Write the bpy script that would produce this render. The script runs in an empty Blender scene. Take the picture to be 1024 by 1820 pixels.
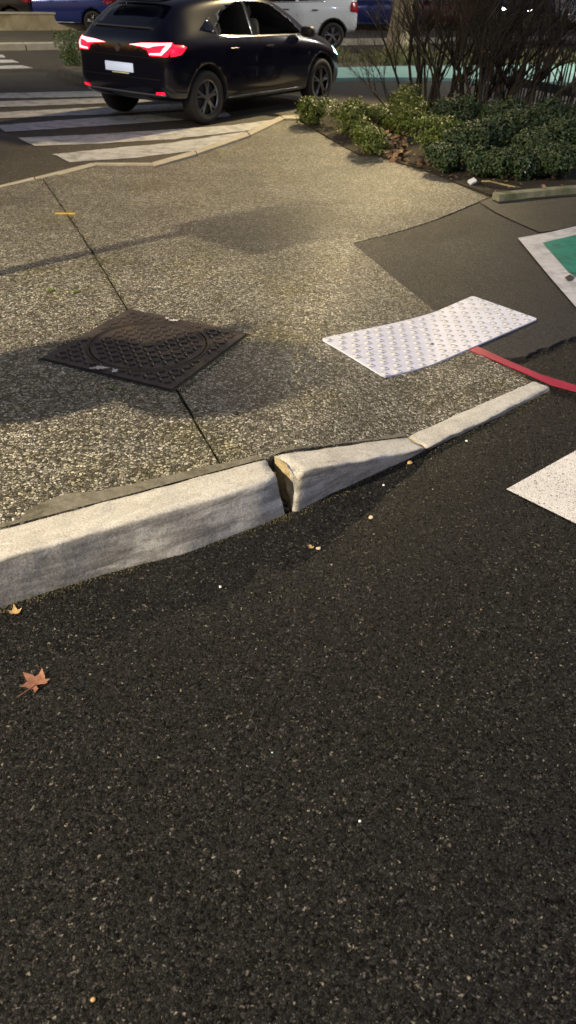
import bpy, bmesh, math, random
import numpy as np
from mathutils import Vector, Matrix, noise
from mathutils.bvhtree import BVHTree
from mathutils.geometry import delaunay_2d_cdt
R = math.radians
SC = bpy.context.scene
COL = SC.collection
rnd = random.Random(7)

# ------------------------------------------------------------------ camera
FPX, PITCH, ROLL, CAMZ = 1350.0, R(35.5), R(1.5), 1.89
cp, sp, cr, sr = math.cos(PITCH), math.sin(PITCH), math.cos(ROLL), math.sin(ROLL)
CF = Vector((0, cp, -sp)); _U = Vector((0, sp, cp)); _R = Vector((1, 0, 0))
CR = cr*_R + sr*_U; CU = -sr*_R + cr*_U
cam = bpy.data.objects.new('camera', bpy.data.cameras.new('camera')); COL.objects.link(cam)
m = Matrix((CR, CU, -CF)).transposed().to_4x4(); m.translation = (0, 0, CAMZ)
cam.matrix_world = m
cam.data.sensor_fit = 'VERTICAL'; cam.data.sensor_height = 36; cam.data.lens = 36*FPX/1820
cam.data.clip_start = .05; cam.data.clip_end = 2000
cam.data.dof.use_dof = True; cam.data.dof.focus_distance = 3.6
cam.data.dof.aperture_fstop = cam.data.lens*0.001/0.0065
SC.camera = cam

# ------------------------------------------------------------------ world (late dusk) and exposure
w = bpy.data.worlds.new('World'); SC.world = w; w.use_nodes = True
wn = w.node_tree; bg = wn.nodes['Background']
sky = wn.nodes.new('ShaderNodeTexSky'); sky.sky_type = 'NISHITA'; sky.sun_disc = False
sky.sun_elevation = R(-3.0); sky.sun_rotation = R(250)
wn.links.new(sky.outputs[0], bg.inputs[0]); bg.inputs[1].default_value = 2.2
SC.view_settings.view_transform = 'Standard'; SC.view_settings.look = 'None'
SC.view_settings.exposure = 0.0; SC.view_settings.gamma = 1.0; SC.view_settings.use_curve_mapping = False

# street lamps: (lamp position, post foot, colour, power W, radius)
LAMPS = [
    ((-9.6, -3.1, 8.0), (-11.4, -2.2), (1.0, .83, .54), 15500, .09, 'old street lamp with warm light beside the near pavement'),
    ((2.3, 17.2, 5.6), (10.2, 18.6), (1.0, .78, .42), 4700, .18, 'tall street lamp with warm light beyond the picket fence'),
    ((3.6, -5.2, 8.0), (6.5, -7.0), (.95, .93, 1.0), 820, .30, 'street lamp with white light across the near road'),
    ((13.0, 24.0, 8.0), (17.5, 26.0), (1.0, .94, .80), 6500, .15, 'added unseen lamp far right that brightens the pale green lane'),  # added, out of view: brightens the dark far road and green lane
    ((8.5, 2.6, 7.0), (10.5, 2.0), (.64, .73, 1.0), 1050, .25, 'street lamp with bluish light beside the cycle path'),
    ((-13., 18., 8.0), (-16., 18.), (1.0, .86, .60), 5200, .13, 'street lamp with warm light left of the zebra crossing'),
]

AIM = {'tall street lamp with warm light beyond the picket fence': ((-.9, 11.6, 0), 72),
       'old street lamp with warm light beside the near pavement': ((-.9, 3.6, 0), 60),
       'added unseen lamp far right that brightens the pale green lane': ((5.5, 22.5, 0), 84),
       'street lamp with warm light left of the zebra crossing': ((-8.0, 24.0, 0), 100)}   # cut-off optics turned to the crossing
# ------------------------------------------------------------------ helpers
def zf(x, y):
    """height of the pavement: raised near the kerb, dropping to the cycle path and to the far crossing"""
    a = -.02 + .05*(y-2.8); wd = .62 + .12*max(0, y-2.8)
    t = min(1, max(0, (x-a)/wd)); A = 1-t
    A = A*A*(3-2*A)*.35 + A*.65
    b = min(1, max(0, (y-5.0)/5.0)); B = 1-b*b*(3-2*b)
    return .03 + .16*A*B
def G(px, py, z=None):
    d = CF*FPX + CR*(px-512) - CU*(py-910)
    if z is not None:
        t = (z-CAMZ)/d.z; return Vector((d.x*t, d.y*t, z))
    zz = .1
    for _ in range(30):
        t = (zz-CAMZ)/d.z; n = zf(d.x*t, d.y*t); zz = .5*zz+.5*n
    t = (zz-CAMZ)/d.z
    return Vector((d.x*t, d.y*t, zz))
def link(o, parent=None):
    COL.objects.link(o)
    if parent: o.parent = parent
    return o
def obj(name, verts, faces, mat, parent=None, smooth=False, mats=None, fm=None):
    me = bpy.data.meshes.new(name); me.from_pydata([tuple(v) for v in verts], [], faces); me.update()
    for mm in (mats or [mat]): me.materials.append(mm)
    if fm: me.polygons.foreach_set('material_index', fm)
    if smooth: me.polygons.foreach_set('use_smooth', [True]*len(me.polygons))
    return link(bpy.data.objects.new(name, me), parent)
def bobj(name, bm, mat, parent=None, smooth=False):
    me = bpy.data.meshes.new(name); bm.to_mesh(me); bm.free()
    me.materials.append(mat)
    if smooth: me.polygons.foreach_set('use_smooth', [True]*len(me.polygons))
    return link(bpy.data.objects.new(name, me), parent)
def tag(o, label=None, cat=None, group=None, kind=None):
    if label: o['label'] = label
    if cat: o['category'] = cat
    if group: o['group'] = group
    if kind: o['kind'] = kind
    return o
def empty(name, loc=(0, 0, 0), rz=0):
    o = bpy.data.objects.new(name, None); o.location = loc; o.rotation_euler = (0, 0, rz); o.empty_display_size = .1
    return link(o)
def inpoly(x, y, P):
    c = False; j = len(P)-1
    for i in range(len(P)):
        xi, yi, xj, yj = P[i][0], P[i][1], P[j][0], P[j][1]
        if (yi > y) != (yj > y) and x < (xj-xi)*(y-yi)/(yj-yi)+xi: c = not c
        j = i
    return c
def densify(P, step):
    out = []
    for i in range(len(P)):
        a = Vector(P[i][:2]); b = Vector(P[(i+1) % len(P)][:2]); n = max(1, int((b-a).length/step))
        for k in range(n): out.append(a.lerp(b, k/n))
    return out
def tri(P, step):
    """triangulate polygon with inner grid points; returns 2-D verts, faces, number of rim points"""
    B = densify(P, step); n = len(B)
    xs = [p[0] for p in B]; ys = [p[1] for p in B]; pts = list(B)
    x = min(xs)+step*.5
    while x < max(xs):
        y = min(ys)+step*.5
        while y < max(ys):
            if inpoly(x, y, B): pts.append(Vector((x, y)))
            y += step
        x += step
    r = delaunay_2d_cdt(pts, [(i, (i+1) % n) for i in range(n)], [list(range(n))], 1, 1e-5)
    return r[0], [list(f) for f in r[2]], B
def sheet(name, P, z, mat, parent=None, step=.5, skirt=.0, dz=0, smooth=True):
    """ground sheet; z is a number or a height function; skirt closes its edge downwards"""
    V, F, B = tri(P, step)
    f = z if callable(z) else (lambda x, y: z)
    vs = [(v[0], v[1], f(v[0], v[1])+dz) for v in V]
    # face up
    fs = []
    for t in F:
        a, b, c = [Vector(vs[i]) for i in t[:3]]
        fs.append(t if (b-a).cross(c-a).z > 0 else t[::-1])
    if skirt:
        k = len(vs)
        area = sum(B[i][0]*B[(i+1) % len(B)][1]-B[(i+1) % len(B)][0]*B[i][1] for i in range(len(B)))
        for p in B:
            zz = f(p[0], p[1])+dz; vs.append((p[0], p[1], zz)); vs.append((p[0], p[1], zz-skirt))
        n = len(B)
        for i in range(n):
            a, b = k+2*i, k+2*((i+1) % n)
            fs.append([a, a+1, b+1, b] if area > 0 else [a, b, b+1, a+1])
    o = obj(name, vs, fs, mat, parent)
    nt = len(F); o.data.polygons.foreach_set('use_smooth', [i < nt for i in range(len(fs))])
    return o
def tube(bm, pts, rads, seg=6):
    rings = []
    for i, p in enumerate(pts):
        d = (pts[min(i+1, len(pts)-1)]-pts[max(i-1, 0)]).normalized()
        u = d.orthogonal().normalized(); v = d.cross(u)
        rings.append([bm.verts.new(p+(u*math.cos(2*math.pi*k/seg)+v*math.sin(2*math.pi*k/seg))*rads[i]) for k in range(seg)])
    for a, b in zip(rings, rings[1:]):
        # match nearest start vertex to limit twist
        s = min(range(seg), key=lambda q: (b[q].co-a[0].co).length)
        for k in range(seg):
            bm.faces.new((a[k], a[(k+1) % seg], b[(k+1+s) % seg], b[(k+s) % seg]))
    bm.faces.new(rings[0][::-1]); bm.faces.new(rings[-1])
def box(bm, c, s, rot=None, bev=0):
    r = bmesh.ops.create_cube(bm, size=1)
    M = Matrix.Translation(c) @ (rot.to_4x4() if rot else Matrix.Identity(4)) @ Matrix.Diagonal((*s, 1))
    bmesh.ops.transform(bm, matrix=M, verts=r['verts'])
    if bev:
        es = list({e for v in r['verts'] for e in v.link_edges})
        bmesh.ops.bevel(bm, geom=es, offset=bev, segments=2, affect='EDGES', profile=.5)
    return r
def cyl(bm, c, r1, r2, h, seg=24, rot=None):
    r = bmesh.ops.create_cone(bm, cap_ends=True, segments=seg, radius1=r1, radius2=r2, depth=h)
    bmesh.ops.transform(bm, matrix=Matrix.Translation(c) @ (rot.to_4x4() if rot else Matrix.Identity(4)), verts=r['verts'])
    return r

def crumb(bm, p, r):
    q = [r*rnd.uniform(.7, 1.2) for _ in range(6)]
    v = [bm.verts.new(p+Vector(d)*k) for d, k in zip(((1, 0, 0), (0, 1, 0), (-1, 0, 0), (0, -1, 0), (0, 0, 1), (0, 0, -1)), q)]
    for i in range(4):
        bm.faces.new((v[i], v[(i+1) % 4], v[4])); bm.faces.new((v[(i+1) % 4], v[i], v[5]))
# ------------------------------------------------------------------ materials
def mat(name, col=(.5, .5, .5), rough=.6, metal=0., spec=.5, emit=None, estr=0, coat=0):
    m = bpy.data.materials.new(name); m.use_nodes = True
    b = m.node_tree.nodes['Principled BSDF']
    b.inputs['Base Color'].default_value = (*col, 1); b.inputs['Roughness'].default_value = rough
    b.inputs['Metallic'].default_value = metal; b.inputs['Specular IOR Level'].default_value = spec
    if coat: b.inputs['Coat Weight'].default_value = coat; b.inputs['Coat Roughness'].default_value = .06
    if emit: b.inputs['Emission Color'].default_value = (*emit, 1); b.inputs['Emission Strength'].default_value = estr
    return m
class N:
    """small node-graph helper"""
    def __init__(s, m): s.m = m; s.t = m.node_tree; s.b = s.t.nodes['Principled BSDF']; s.co = s.t.nodes.new('ShaderNodeTexCoord')
    def n(s, t, **k):
        x = s.t.nodes.new(t)
        for a, v in k.items(): setattr(x, a, v)
        return x
    def l(s, a, b): s.t.links.new(a, b)
    def noise(s, sc, det=4, rough=.55, src='Object'):
        x = s.n('ShaderNodeTexNoise'); x.inputs['Scale'].default_value = sc; x.inputs['Detail'].default_value = det
        x.inputs['Roughness'].default_value = rough; s.l(s.co.outputs[src], x.inputs['Vector']); return x.outputs['Fac']
    def vor(s, sc, feat='F1', warp=0):
        x = s.n('ShaderNodeTexVoronoi', feature=feat); x.inputs['Scale'].default_value = sc
        if warp:
            no = s.n('ShaderNodeTexNoise'); no.inputs['Scale'].default_value = sc*.6; no.inputs['Detail'].default_value = 1
            s.l(s.co.outputs['Object'], no.inputs['Vector'])
            mx = s.n('ShaderNodeMix', data_type='VECTOR'); mx.inputs[0].default_value = warp
            s.l(s.co.outputs['Object'], mx.inputs[4]); s.l(no.outputs['Color'], mx.inputs[5]); s.l(mx.outputs[1], x.inputs['Vector'])
        else: s.l(s.co.outputs['Object'], x.inputs['Vector'])
        return x
    def ramp(s, src, stops, interp='LINEAR'):
        x = s.n('ShaderNodeValToRGB'); x.color_ramp.interpolation = interp; e = x.color_ramp.elements
        while len(e) < len(stops): e.new(.5)
        for i, (p, c) in enumerate(stops):
            e[i].position = p; e[i].color = (*c, 1) if isinstance(c, tuple) else (c, c, c, 1)
        s.l(src, x.inputs[0]); return x.outputs[0]
    def mix(s, f, a, b, mode='MIX'):
        x = s.n('ShaderNodeMix', data_type='RGBA', blend_type=mode)
        for v, i in ((f, 0), (a, 6), (b, 7)):
            if isinstance(v, (int, float)): x.inputs[i].default_value = v if i == 0 else (v, v, v, 1)
            elif isinstance(v, tuple): x.inputs[i].default_value = (*v, 1)
            else: s.l(v, x.inputs[i])
        return x.outputs[2]
    def math(s, op, a, b=0.):
        x = s.n('ShaderNodeMath', operation=op)
        for v, i in ((a, 0), (b, 1)):
            if isinstance(v, (int, float)): x.inputs[i].default_value = v
            else: s.l(v, x.inputs[i])
        return x.outputs[0]
    def col(s, c): s.l(c, s.b.inputs['Base Color'])
    def rough(s, c): s.l(c, s.b.inputs['Roughness'])
    def bump(s, h, st=.5, dist=.01):
        x = s.n('ShaderNodeBump'); x.inputs['Strength'].default_value = st; x.inputs['Distance'].default_value = dist
        s.l(h, x.inputs['Height'])
        if s.b.inputs['Normal'].is_linked: s.l(s.b.inputs['Normal'].links[0].from_socket, x.inputs['Normal'])
        s.l(x.outputs[0], s.b.inputs['Normal'])

def stone_mat(name, scale, stones, matrix, edge=(.03, .16), tint=None, bump=.7, bd=.006, rough=(.35, .7), warp=.02, big=(.62, 1.2)):
    """stones of scattered colour set in a dark binder"""
    m = mat(name); g = N(m)
    v = g.vor(scale, 'F1', warp); d = g.vor(scale, 'DISTANCE_TO_EDGE', warp)
    sep = g.n('ShaderNodeSeparateColor'); g.l(v.outputs['Color'], sep.inputs[0])
    c = g.ramp(sep.outputs[0], stones)
    mask = g.ramp(d.outputs['Distance'], [(edge[0], 0.), (edge[1], 1.)])
    hid = g.ramp(sep.outputs[1], [(.0, .25), (.35, 1.)])
    mask = g.math('MULTIPLY', mask, hid)
    c = g.mix(mask, matrix, c)
    st = g.ramp(g.noise(1.3, 5, .6), [(.3, (big[0],)*3), (.7, (big[1],)*3)])
    c = g.mix(1., c, st, 'MULTIPLY')
    st2 = g.ramp(g.noise(9, 4, .6), [(.3, (.8, .8, .78)), (.7, (1.12, 1.1, 1.06))])
    c = g.mix(1., c, st2, 'MULTIPLY')
    if tint: c = g.mix(g.ramp(g.noise(tint[1], 4, .6), [(.52, 0.), (.7, 1.)]), c, g.mix(1., c, tint[0], 'MULTIPLY'))
    g.col(c)
    g.rough(g.ramp(sep.outputs[2], [(0, rough[0]), (1, rough[1])]))
    h = g.math('ADD', g.math('MULTIPLY', mask, .8), g.math('MULTIPLY', sep.outputs[1], .35))
    g.bump(h, bump, bd)
    g.bump(g.noise(scale*4, 2), .25, .002)
    return m
M = {}
M['aggregate'] = stone_mat('exposed_aggregate', 80, [(0, (.05, .045, .035)), (.25, (.15, .14, .115)), (.55, (.34, .32, .275)), (.85, (.58, .55, .48)), (1, (.74, .72, .67))],
                           (.018, .016, .011), tint=((.86, .84, .62), 2.4))
M['asphalt'] = stone_mat('new_asphalt', 128, [(0, (.003, .003, .003)), (.38, (.006, .006, .0066)), (.66, (.022, .0208, .0225)), (.88, (.060, .0555, .057)), (.97, (.12, .108, .10)), (1, (.32, .29, .24))],
                         (.0025, .0025, .0026), edge=(.02, .2), bump=1., bd=.012, rough=(.22, .7), big=(.62, 1.2), warp=.02)
M['patch'] = stone_mat('fine_asphalt', 150, [(0, (.010, .010, .014)), (.5, (.034, .035, .046)), (.9, (.09, .09, .108)), (1, (.24, .23, .22))],
                       (.010, .010, .014), edge=(.02, .2), bump=.8, bd=.005, rough=(.4, .75))
M['patch_b'] = stone_mat('darker_fine_asphalt', 150, [(0, (.007, .007, .011)), (.6, (.022, .023, .031)), (.95, (.06, .06, .07)), (1, (.2, .18, .16))],
                         (.018, .018, .022), edge=(.02, .2), bump=.55, bd=.003, rough=(.4, .75))
M['road'] = stone_mat('worn_road_asphalt', 95, [(0, (.04, .035, .028)), (.5, (.085, .077, .062)), (.9, (.16, .145, .12)), (1, (.3, .27, .22))],
                      (.032, .028, .022), edge=(.02, .2), bump=.5, bd=.004, rough=(.5, .8), big=(.8, 1.12))
M['joint'] = mat('joint_dirt', (.030, .027, .016), .9)

def mottled(name, c1, c2, sc=8, rough=.7, bump=.3, dark=None, dsc=3, bsc=60):
    m = mat(name, rough=rough); g = N(m)
    c = g.ramp(g.noise(sc, 6, .62), [(.3, c1), (.7, c2)])
    if dark: c = g.mix(g.ramp(g.noise(dsc, 6, .65), [(.48, 0.), (.66, 1.)]), c, dark)
    c = g.mix(1., c, g.ramp(g.noise(220, 2), [(.35, .78), (.6, 1.08)]), 'MULTIPLY')
    g.col(c); g.bump(g.noise(bsc, 5, .6), bump, .004)
    return m
M['mortar'] = mottled('kerb_mortar', (.13, .12, .095), (.24, .22, .18), 20, .85, .7, (.07, .065, .04), 9)
M['white_line'] = mottled('worn_white_paint', (.42, .42, .43), (.66, .66, .67), 6, .55, .3, (.28, .28, .29), 5)
M['soil'] = mottled('planting_soil', (.012, .009, .006), (.04, .028, .016), 14, .95, 1.)
M['verge'] = mottled('dry_verge_soil', (.10, .085, .05), (.2, .17, .11), 6, .95, 1., (.05, .06, .025), 2)
M['pavement'] = mottled('far_pavement_asphalt', (.085, .075, .055), (.13, .115, .085), 2, .8, .2)
M['wall'] = mottled('rendered_wall', (.33, .28, .18), (.5, .44, .31), 1.2, .8, .3, (.2, .17, .1), 1.0)
M['teal_strip'] = mottled('pale_green_paint', (.34, .62, .54), (.48, .76, .68), 3, .5, .2)
M['concrete_far'] = mottled('pale_kerb_concrete', (.38, .34, .27), (.52, .48, .40), 5, .8, .3)
M['lamp_metal'] = mat('painted_lamp_metal', (.08, .09, .09), .45, .6)
M['sign_face'] = mat('sign_back_grey', (.35, .36, .37), .4, .5)

def kerb_material():
    m = mat('weathered_kerb_concrete', rough=.72); g = N(m)
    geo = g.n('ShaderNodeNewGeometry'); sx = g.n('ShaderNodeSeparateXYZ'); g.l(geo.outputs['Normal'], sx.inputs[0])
    base = g.ramp(g.noise(5, 7, .65), [(.3, (.43, .41, .38)), (.7, (.60, .575, .54))])
    # scuffs stretched along the stone
    m0 = g.n('ShaderNodeMapping'); m0.inputs['Rotation'].default_value = (0, 0, R(-33)); g.l(g.co.outputs['Object'], m0.inputs['Vector'])
    mp = g.n('ShaderNodeMapping'); mp.inputs['Scale'].default_value = (1.7, 11, 11)
    g.l(m0.outputs[0], mp.inputs['Vector'])
    sn = g.n('ShaderNodeTexNoise'); sn.inputs['Scale'].default_value = 1.6; sn.inputs['Distortion'].default_value = .5; sn.inputs['Detail'].default_value = 9; sn.inputs['Roughness'].default_value = .68
    g.l(mp.outputs[0], sn.inputs['Vector'])
    c = g.mix(g.ramp(sn.outputs['Fac'], [(.47, 0.), (.60, .75)]), base, (.62, .60, .575))
    c = g.mix(g.ramp(sn.outputs['Fac'], [(.31, .8), (.36, 0.)]), c, (.16, .15, .14))
    # grime clings to upright faces
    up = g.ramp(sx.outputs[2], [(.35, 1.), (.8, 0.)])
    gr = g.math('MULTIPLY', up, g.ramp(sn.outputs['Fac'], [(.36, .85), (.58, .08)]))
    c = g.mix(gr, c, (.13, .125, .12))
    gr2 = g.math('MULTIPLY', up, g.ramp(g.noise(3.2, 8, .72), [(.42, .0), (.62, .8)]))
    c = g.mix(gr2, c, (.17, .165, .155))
    c = g.mix(1., c, g.ramp(g.noise(24, 8, .75), [(.30, (.68, .67, .66)), (.46, (1.03, 1.03, 1.03))]), 'MULTIPLY')
    c = g.mix(1., c, g.ramp(g.noise(160, 2), [(.3, .68), (.6, 1.1)]), 'MULTIPLY')
    cr_ = g.vor(7, 'DISTANCE_TO_EDGE', .12)
    c = g.mix(g.math('MULTIPLY', g.ramp(cr_.outputs['Distance'], [(.003, .3), (.009, 0.)]), g.ramp(g.noise(3, 3), [(.5, 0.), (.6, 1.)])), c, (.07, .065, .06))
    g.col(c); g.bump(g.noise(35, 6, .62), .5, .006); g.bump(g.noise(260, 3), .35, .002)
    return m
M['kerb'] = kerb_material()
M['broken'] = mottled('broken_kerb_concrete', (.34, .27, .15), (.50, .42, .27), 14, .9, 1., (.16, .12, .07), 12)

def iron_material():
    m = mat('worn_cast_iron', (.1, .1, .1), .45, .35); g = N(m)
    c = g.ramp(g.noise(6, 6, .65), [(.3, (.055, .044, .044)), (.7, (.11, .090, .082))])
    c = g.mix(g.ramp(g.noise(3.5, 4), [(.56, 0.), (.7, .8)]), c, (.15, .12, .07))
    c = g.mix(1., c, g.ramp(g.noise(150, 2), [(.3, .6), (.65, 1.2)]), 'MULTIPLY')
    g.col(c); g.rough(g.ramp(g.noise(12, 4), [(.3, .24), (.7, .42)])); g.bump(g.noise(120, 3), .4, .002)
    return m
M['iron'] = iron_material()
M['iron_raised'] = mat('dull_iron_tread', (.045, .036, .034), .5, .3)
M['paint_splash'] = mottled('splashed_white_paint', (.30, .30, .31), (.62, .62, .64), 40, .6, .3)
def plate_material():
    m = mat('white_resin', rough=.5); g = N(m)
    c = g.ramp(g.noise(5, 5, .6), [(.3, (.60, .62, .79)), (.7, (.74, .76, .94))])
    c = g.mix(g.ramp(g.noise(11, 6, .7), [(.54, 0.), (.72, .75)]), c, (.34, .33, .38))
    c = g.mix(1., c, g.ramp(g.noise(300, 2), [(.3, .85), (.6, 1.05)]), 'MULTIPLY')
    g.col(c); g.bump(g.noise(200, 3), .3, .001); return m
M['plate'] = plate_material()
M['stud'] = mat('white_resin_stud', (.56, .56, .60), .45)
M['stud_grime_shade'] = mat('grime_shade_round_stud', (.17, .165, .20), .8)  # grime collar, also painted shade: shifted toward the camera under each stud
def grainy_white():
    m = mat('thermoplastic_white', rough=.6); g = N(m)
    v = g.vor(170, 'F1', .01)
    c = g.ramp(g.noise(4, 5), [(.3, (.72, .70, .70)), (.7, (.86, .83, .83))])
    hole = g.ramp(v.outputs['Distance'], [(.50, 0.), (.8, 1.)])
    c = g.mix(g.math('MULTIPLY', hole, g.ramp(g.noise(60, 3), [(.4, .2), (.6, 1.)])), c, (.09, .085, .085))
    g.col(c); g.bump(v.outputs['Distance'], .6, .004); return m
M['grainy_white'] = grainy_white()
M['border_white'] = mottled('blueish_white_paint', (.44, .44, .49), (.60, .60, .66), 12, .55, .4, (.32, .32, .36), 9)
M['green_paint'] = mottled('green_lane_paint', (.004, .17, .135), (.008, .25, .20), 14, .45, .5, (.004, .10, .085), 8)
M['red_line'] = mottled('red_plastic', (.27, .014, .045), (.42, .03, .075), 6, .42, .2)
M['car_dark'] = mat('dark_blue_car_paint', (.003, .004, .014), .2, .2, .4, coat=.6)
M['car_white'] = mat('white_car_paint', (.60, .64, .72), .3, 0, .5, coat=.8)
M['car_blue'] = mat('blue_car_paint', (.006, .022, .16), .25, .3, .5, coat=1.)
M['car_red'] = mat('dark_red_car_paint', (.12, .008, .012), .3, .2, .5, coat=1.)
M['car_black'] = mat('black_car_paint', (.01, .01, .014), .25, .2, .5, coat=1.)
M['tyre'] = mat('tyre_rubber', (.014, .014, .015), .75)
M['rim'] = mat('alloy_rim', (.20, .20, .215), .35, .8)
M['trim'] = mat('black_plastic_trim', (.012, .012, .013), .5)
M['interior'] = mat('car_interior', (.02, .02, .024), .8)
M['seat_cloth'] = mat('grey_seat_cloth', (.10, .105, .11), .85)
M['chrome'] = mat('bright_trim', (.62, .62, .64), .18, 1.)
M['red_lens'] = mat('red_lamp_lens', (.25, .005, .012), .25)
M['tail_glow'] = mat('lit_tail_lamp', (.5, .01, .02), .3, emit=(1, .004, .03), estr=2.2)
M['tail_core'] = mat('lit_tail_lamp_core', (.8, .2, .2), .3, emit=(1, .22, .24), estr=7)
M['head_glow'] = mat('lit_head_lamp', (.9, .9, .9), .3, emit=(1, .93, .8), estr=60)
M['side_glow'] = mat('lit_side_lamp', (.8, .9, .9), .3, emit=(.45, 1, .95), estr=5)
M['plate_glow'] = mat('self_lit_plate', (.75, .77, .85), .5, emit=(.75, .83, 1), estr=.55)  # number plate glows by itself, standing in for light falling on it
M['yellow_plate'] = mat('yellow_plate_edge', (.6, .55, .2), .5)
M['reflector'] = mat('glowing_reflector', (.75, .72, .45), .3, emit=(1, .9, .5), estr=.25)  # glow given to the plate edge in place of reflected light
gl = mat('car_glass', (.8, .85, .9), .03); M['glass'] = gl
gb = gl.node_tree.nodes['Principled BSDF']; gb.inputs['Transmission Weight'].default_value = 1.; gb.inputs['IOR'].default_value = 1.08
gb.inputs['Base Color'].default_value = (.90, .95, .97, 1)
M['dark_glass'] = mat('dark_car_glass', (.006, .008, .018), .06, 0, .8)
def leafmat(name, c1, c2, rough=.4, trans=.15):
    m = mat(name, rough=rough); g = N(m)
    oi = g.n('ShaderNodeNewGeometry')
    g.col(g.ramp(oi.outputs['Random Per Island'], [(0, c1), (1, c2)]))
    m.node_tree.nodes['Principled BSDF'].inputs['Subsurface Weight'].default_value = 0
    return m
M['leaf_green'] = leafmat('evergreen_leaf', (.022, .045, .008), (.17, .22, .03))
M['leaf_dark'] = leafmat('dark_evergreen_leaf', (.012, .030, .012), (.045, .075, .024), .55)
M['leaf_brown'] = leafmat('dead_leaf', (.035, .016, .010), (.34, .20, .11), .7)
M['grass'] = leafmat('verge_grass', (.07, .085, .02), (.26, .25, .10), .7)
def bark(name, a, b, sc=(30, 30, 6)):
    m = mat(name, rough=.85); g = N(m); mp = g.n('ShaderNodeMapping'); mp.inputs['Scale'].default_value = sc
    g.l(g.co.outputs['Object'], mp.inputs['Vector']); x = g.n('ShaderNodeTexNoise'); x.inputs['Scale'].default_value = 1; x.inputs['Detail'].default_value = 6
    g.l(mp.outputs[0], x.inputs['Vector']); g.col(g.ramp(x.outputs['Fac'], [(.35, a), (.65, b)])); g.bump(x.outputs['Fac'], .7, .01); return m
M['twig'] = bark('dark_twig_bark', (.012, .009, .007), (.04, .029, .022))
M['trunk'] = bark('plane_tree_bark', (.20, .16, .10), (.46, .40, .28), (5, 5, 2))
M['picket'] = bark('grey_weathered_wood', (.035, .032, .03), (.10, .095, .09))
M['wire'] = mat('galvanised_wire', (.25, .25, .25), .5, .8)
M['maple'] = mottled('dry_maple_leaf', (.20, .085, .05), (.36, .17, .11), 30, .7, .4)
M['tan_leaf'] = mottled('tan_leaf', (.42, .27, .11), (.6, .42, .2), 40, .7, .4)
M['paper'] = mat('white_paper', (.72, .72, .74), .7)
M['yellow_mark'] = mat('yellow_marker_paint', (.62, .40, .02), .6)
M['building'] = mottled('dusk_facade', (.10, .09, .08), (.16, .14, .12), 1, .9, .1)

# ------------------------------------------------------------------ ground sheets
S = lambda o: tag(o, kind='structure')
S(obj('road', [(-150, -60, 0), (150, -60, 0), (150, 240, 0), (-150, 240, 0)], [(0, 1, 2, 3)], M['road']))

K1, K2, K3, K4 = G(0, 1080, 0), G(522, 912, 0), G(757, 800, 0), G(978, 695, 0)
kd = (K1-K2).normalized()                                      # kerb direction to the left, out of frame
def P2(px, py, z=None): v = G(px, py, z); return (v.x, v.y)
lb = [P2(0, 940, .19), P2(470, 816, .19), P2(488, 809, .19), P2(722, 776), P2(946, 678)]
ext = Vector(lb[0])+Vector((kd.x, kd.y))*11
fkz = .05
far = [P2(165, 293), P2(270, 293), P2(400, 254), P2(500, 211), P2(524, 210)]
fdir = (Vector(P2(0, 333))-Vector(P2(165, 293))).normalized()
fext = Vector(far[0])+fdir*11
seam_r = [P2(834, 620), P2(770, 549), P2(692, 487), P2(625, 432)]
bed_edge = [P2(870, 350), P2(760, 306), P2(680, 281), P2(640, 278), P2(580, 244)]
# near road: fresh black asphalt, its rim hidden under the pavement
near = [Vector((kd.x, kd.y))*11+Vector(lb[0])+Vector((.1, .3)), Vector(lb[0])+Vector((0, .06)), Vector(lb[1])+Vector((.02, .06)), Vector(lb[3])+Vector((-.05, .1)),
        Vector(P2(940, 660)), Vector(P2(800, 590)), Vector(P2(905, 560)), Vector(P2(1100, 520)), Vector((9, 5.2)), Vector((30, 4)), Vector((30, -20)), Vector((-25, -20))]
S(sheet('near_road', [tuple(p) for p in near], .004, M['asphalt'], step=2.))

# joint line through the pavement (runs over the chamber cover)
jt, jb = Vector(P2(75, 316)), Vector(P2(398, 833))
jd = (jb-jt).normalized(); jn = Vector((-jd.y, jd.x))*.007
jt2 = jt-jd*.0
side = S(sheet('sidewalk', [tuple(ext), lb[0], lb[1], lb[2], lb[3], lb[4], *seam_r, *bed_edge, *far[::-1], tuple(fext)], zf, M['joint'], step=.3, dz=-.016, skirt=.2))
def kerb_back(x):  # point of the back edge nearest the joint
    return x
sl = [tuple(ext), lb[0], tuple(jb-jn*1.0), tuple(jt-jn*1.0), tuple(fext)]
sr_ = [tuple(jb+jn*1.0), lb[1], lb[2], lb[3], lb[4], *seam_r, *bed_edge, *far[::-1], tuple(jt+jn*1.0)]

if (Vector(lb[1])-jb).dot(jn) < 0:
    jn = -jn; sl[2] = tuple(jb-jn); sl[3] = tuple(jt-jn); sr_[0] = tuple(jb+jn); sr_[-1] = tuple(jt+jn)
def jitter(P, i, j):
    a_, b_ = Vector(P[i]), Vector(P[j]); out = [tuple(a_.lerp(b_, k/60)+jn*(1.0*noise.noise(Vector((k*.9, i, 0)))+.5*noise.noise(Vector((k*.23, i, 4))))) for k in range(61)]
    return out
sl = sl[:2]+jitter(sl, 2, 3)+[sl[4]]
sr_ = sr_[1:-1]+jitter(sr_, -1, 0)
sheet('slab', sl, zf, M['aggregate'], side, step=.22, skirt=.03)
sheet('slab', sr_, zf, M['aggregate'], side, step=.15, skirt=.03)
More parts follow.
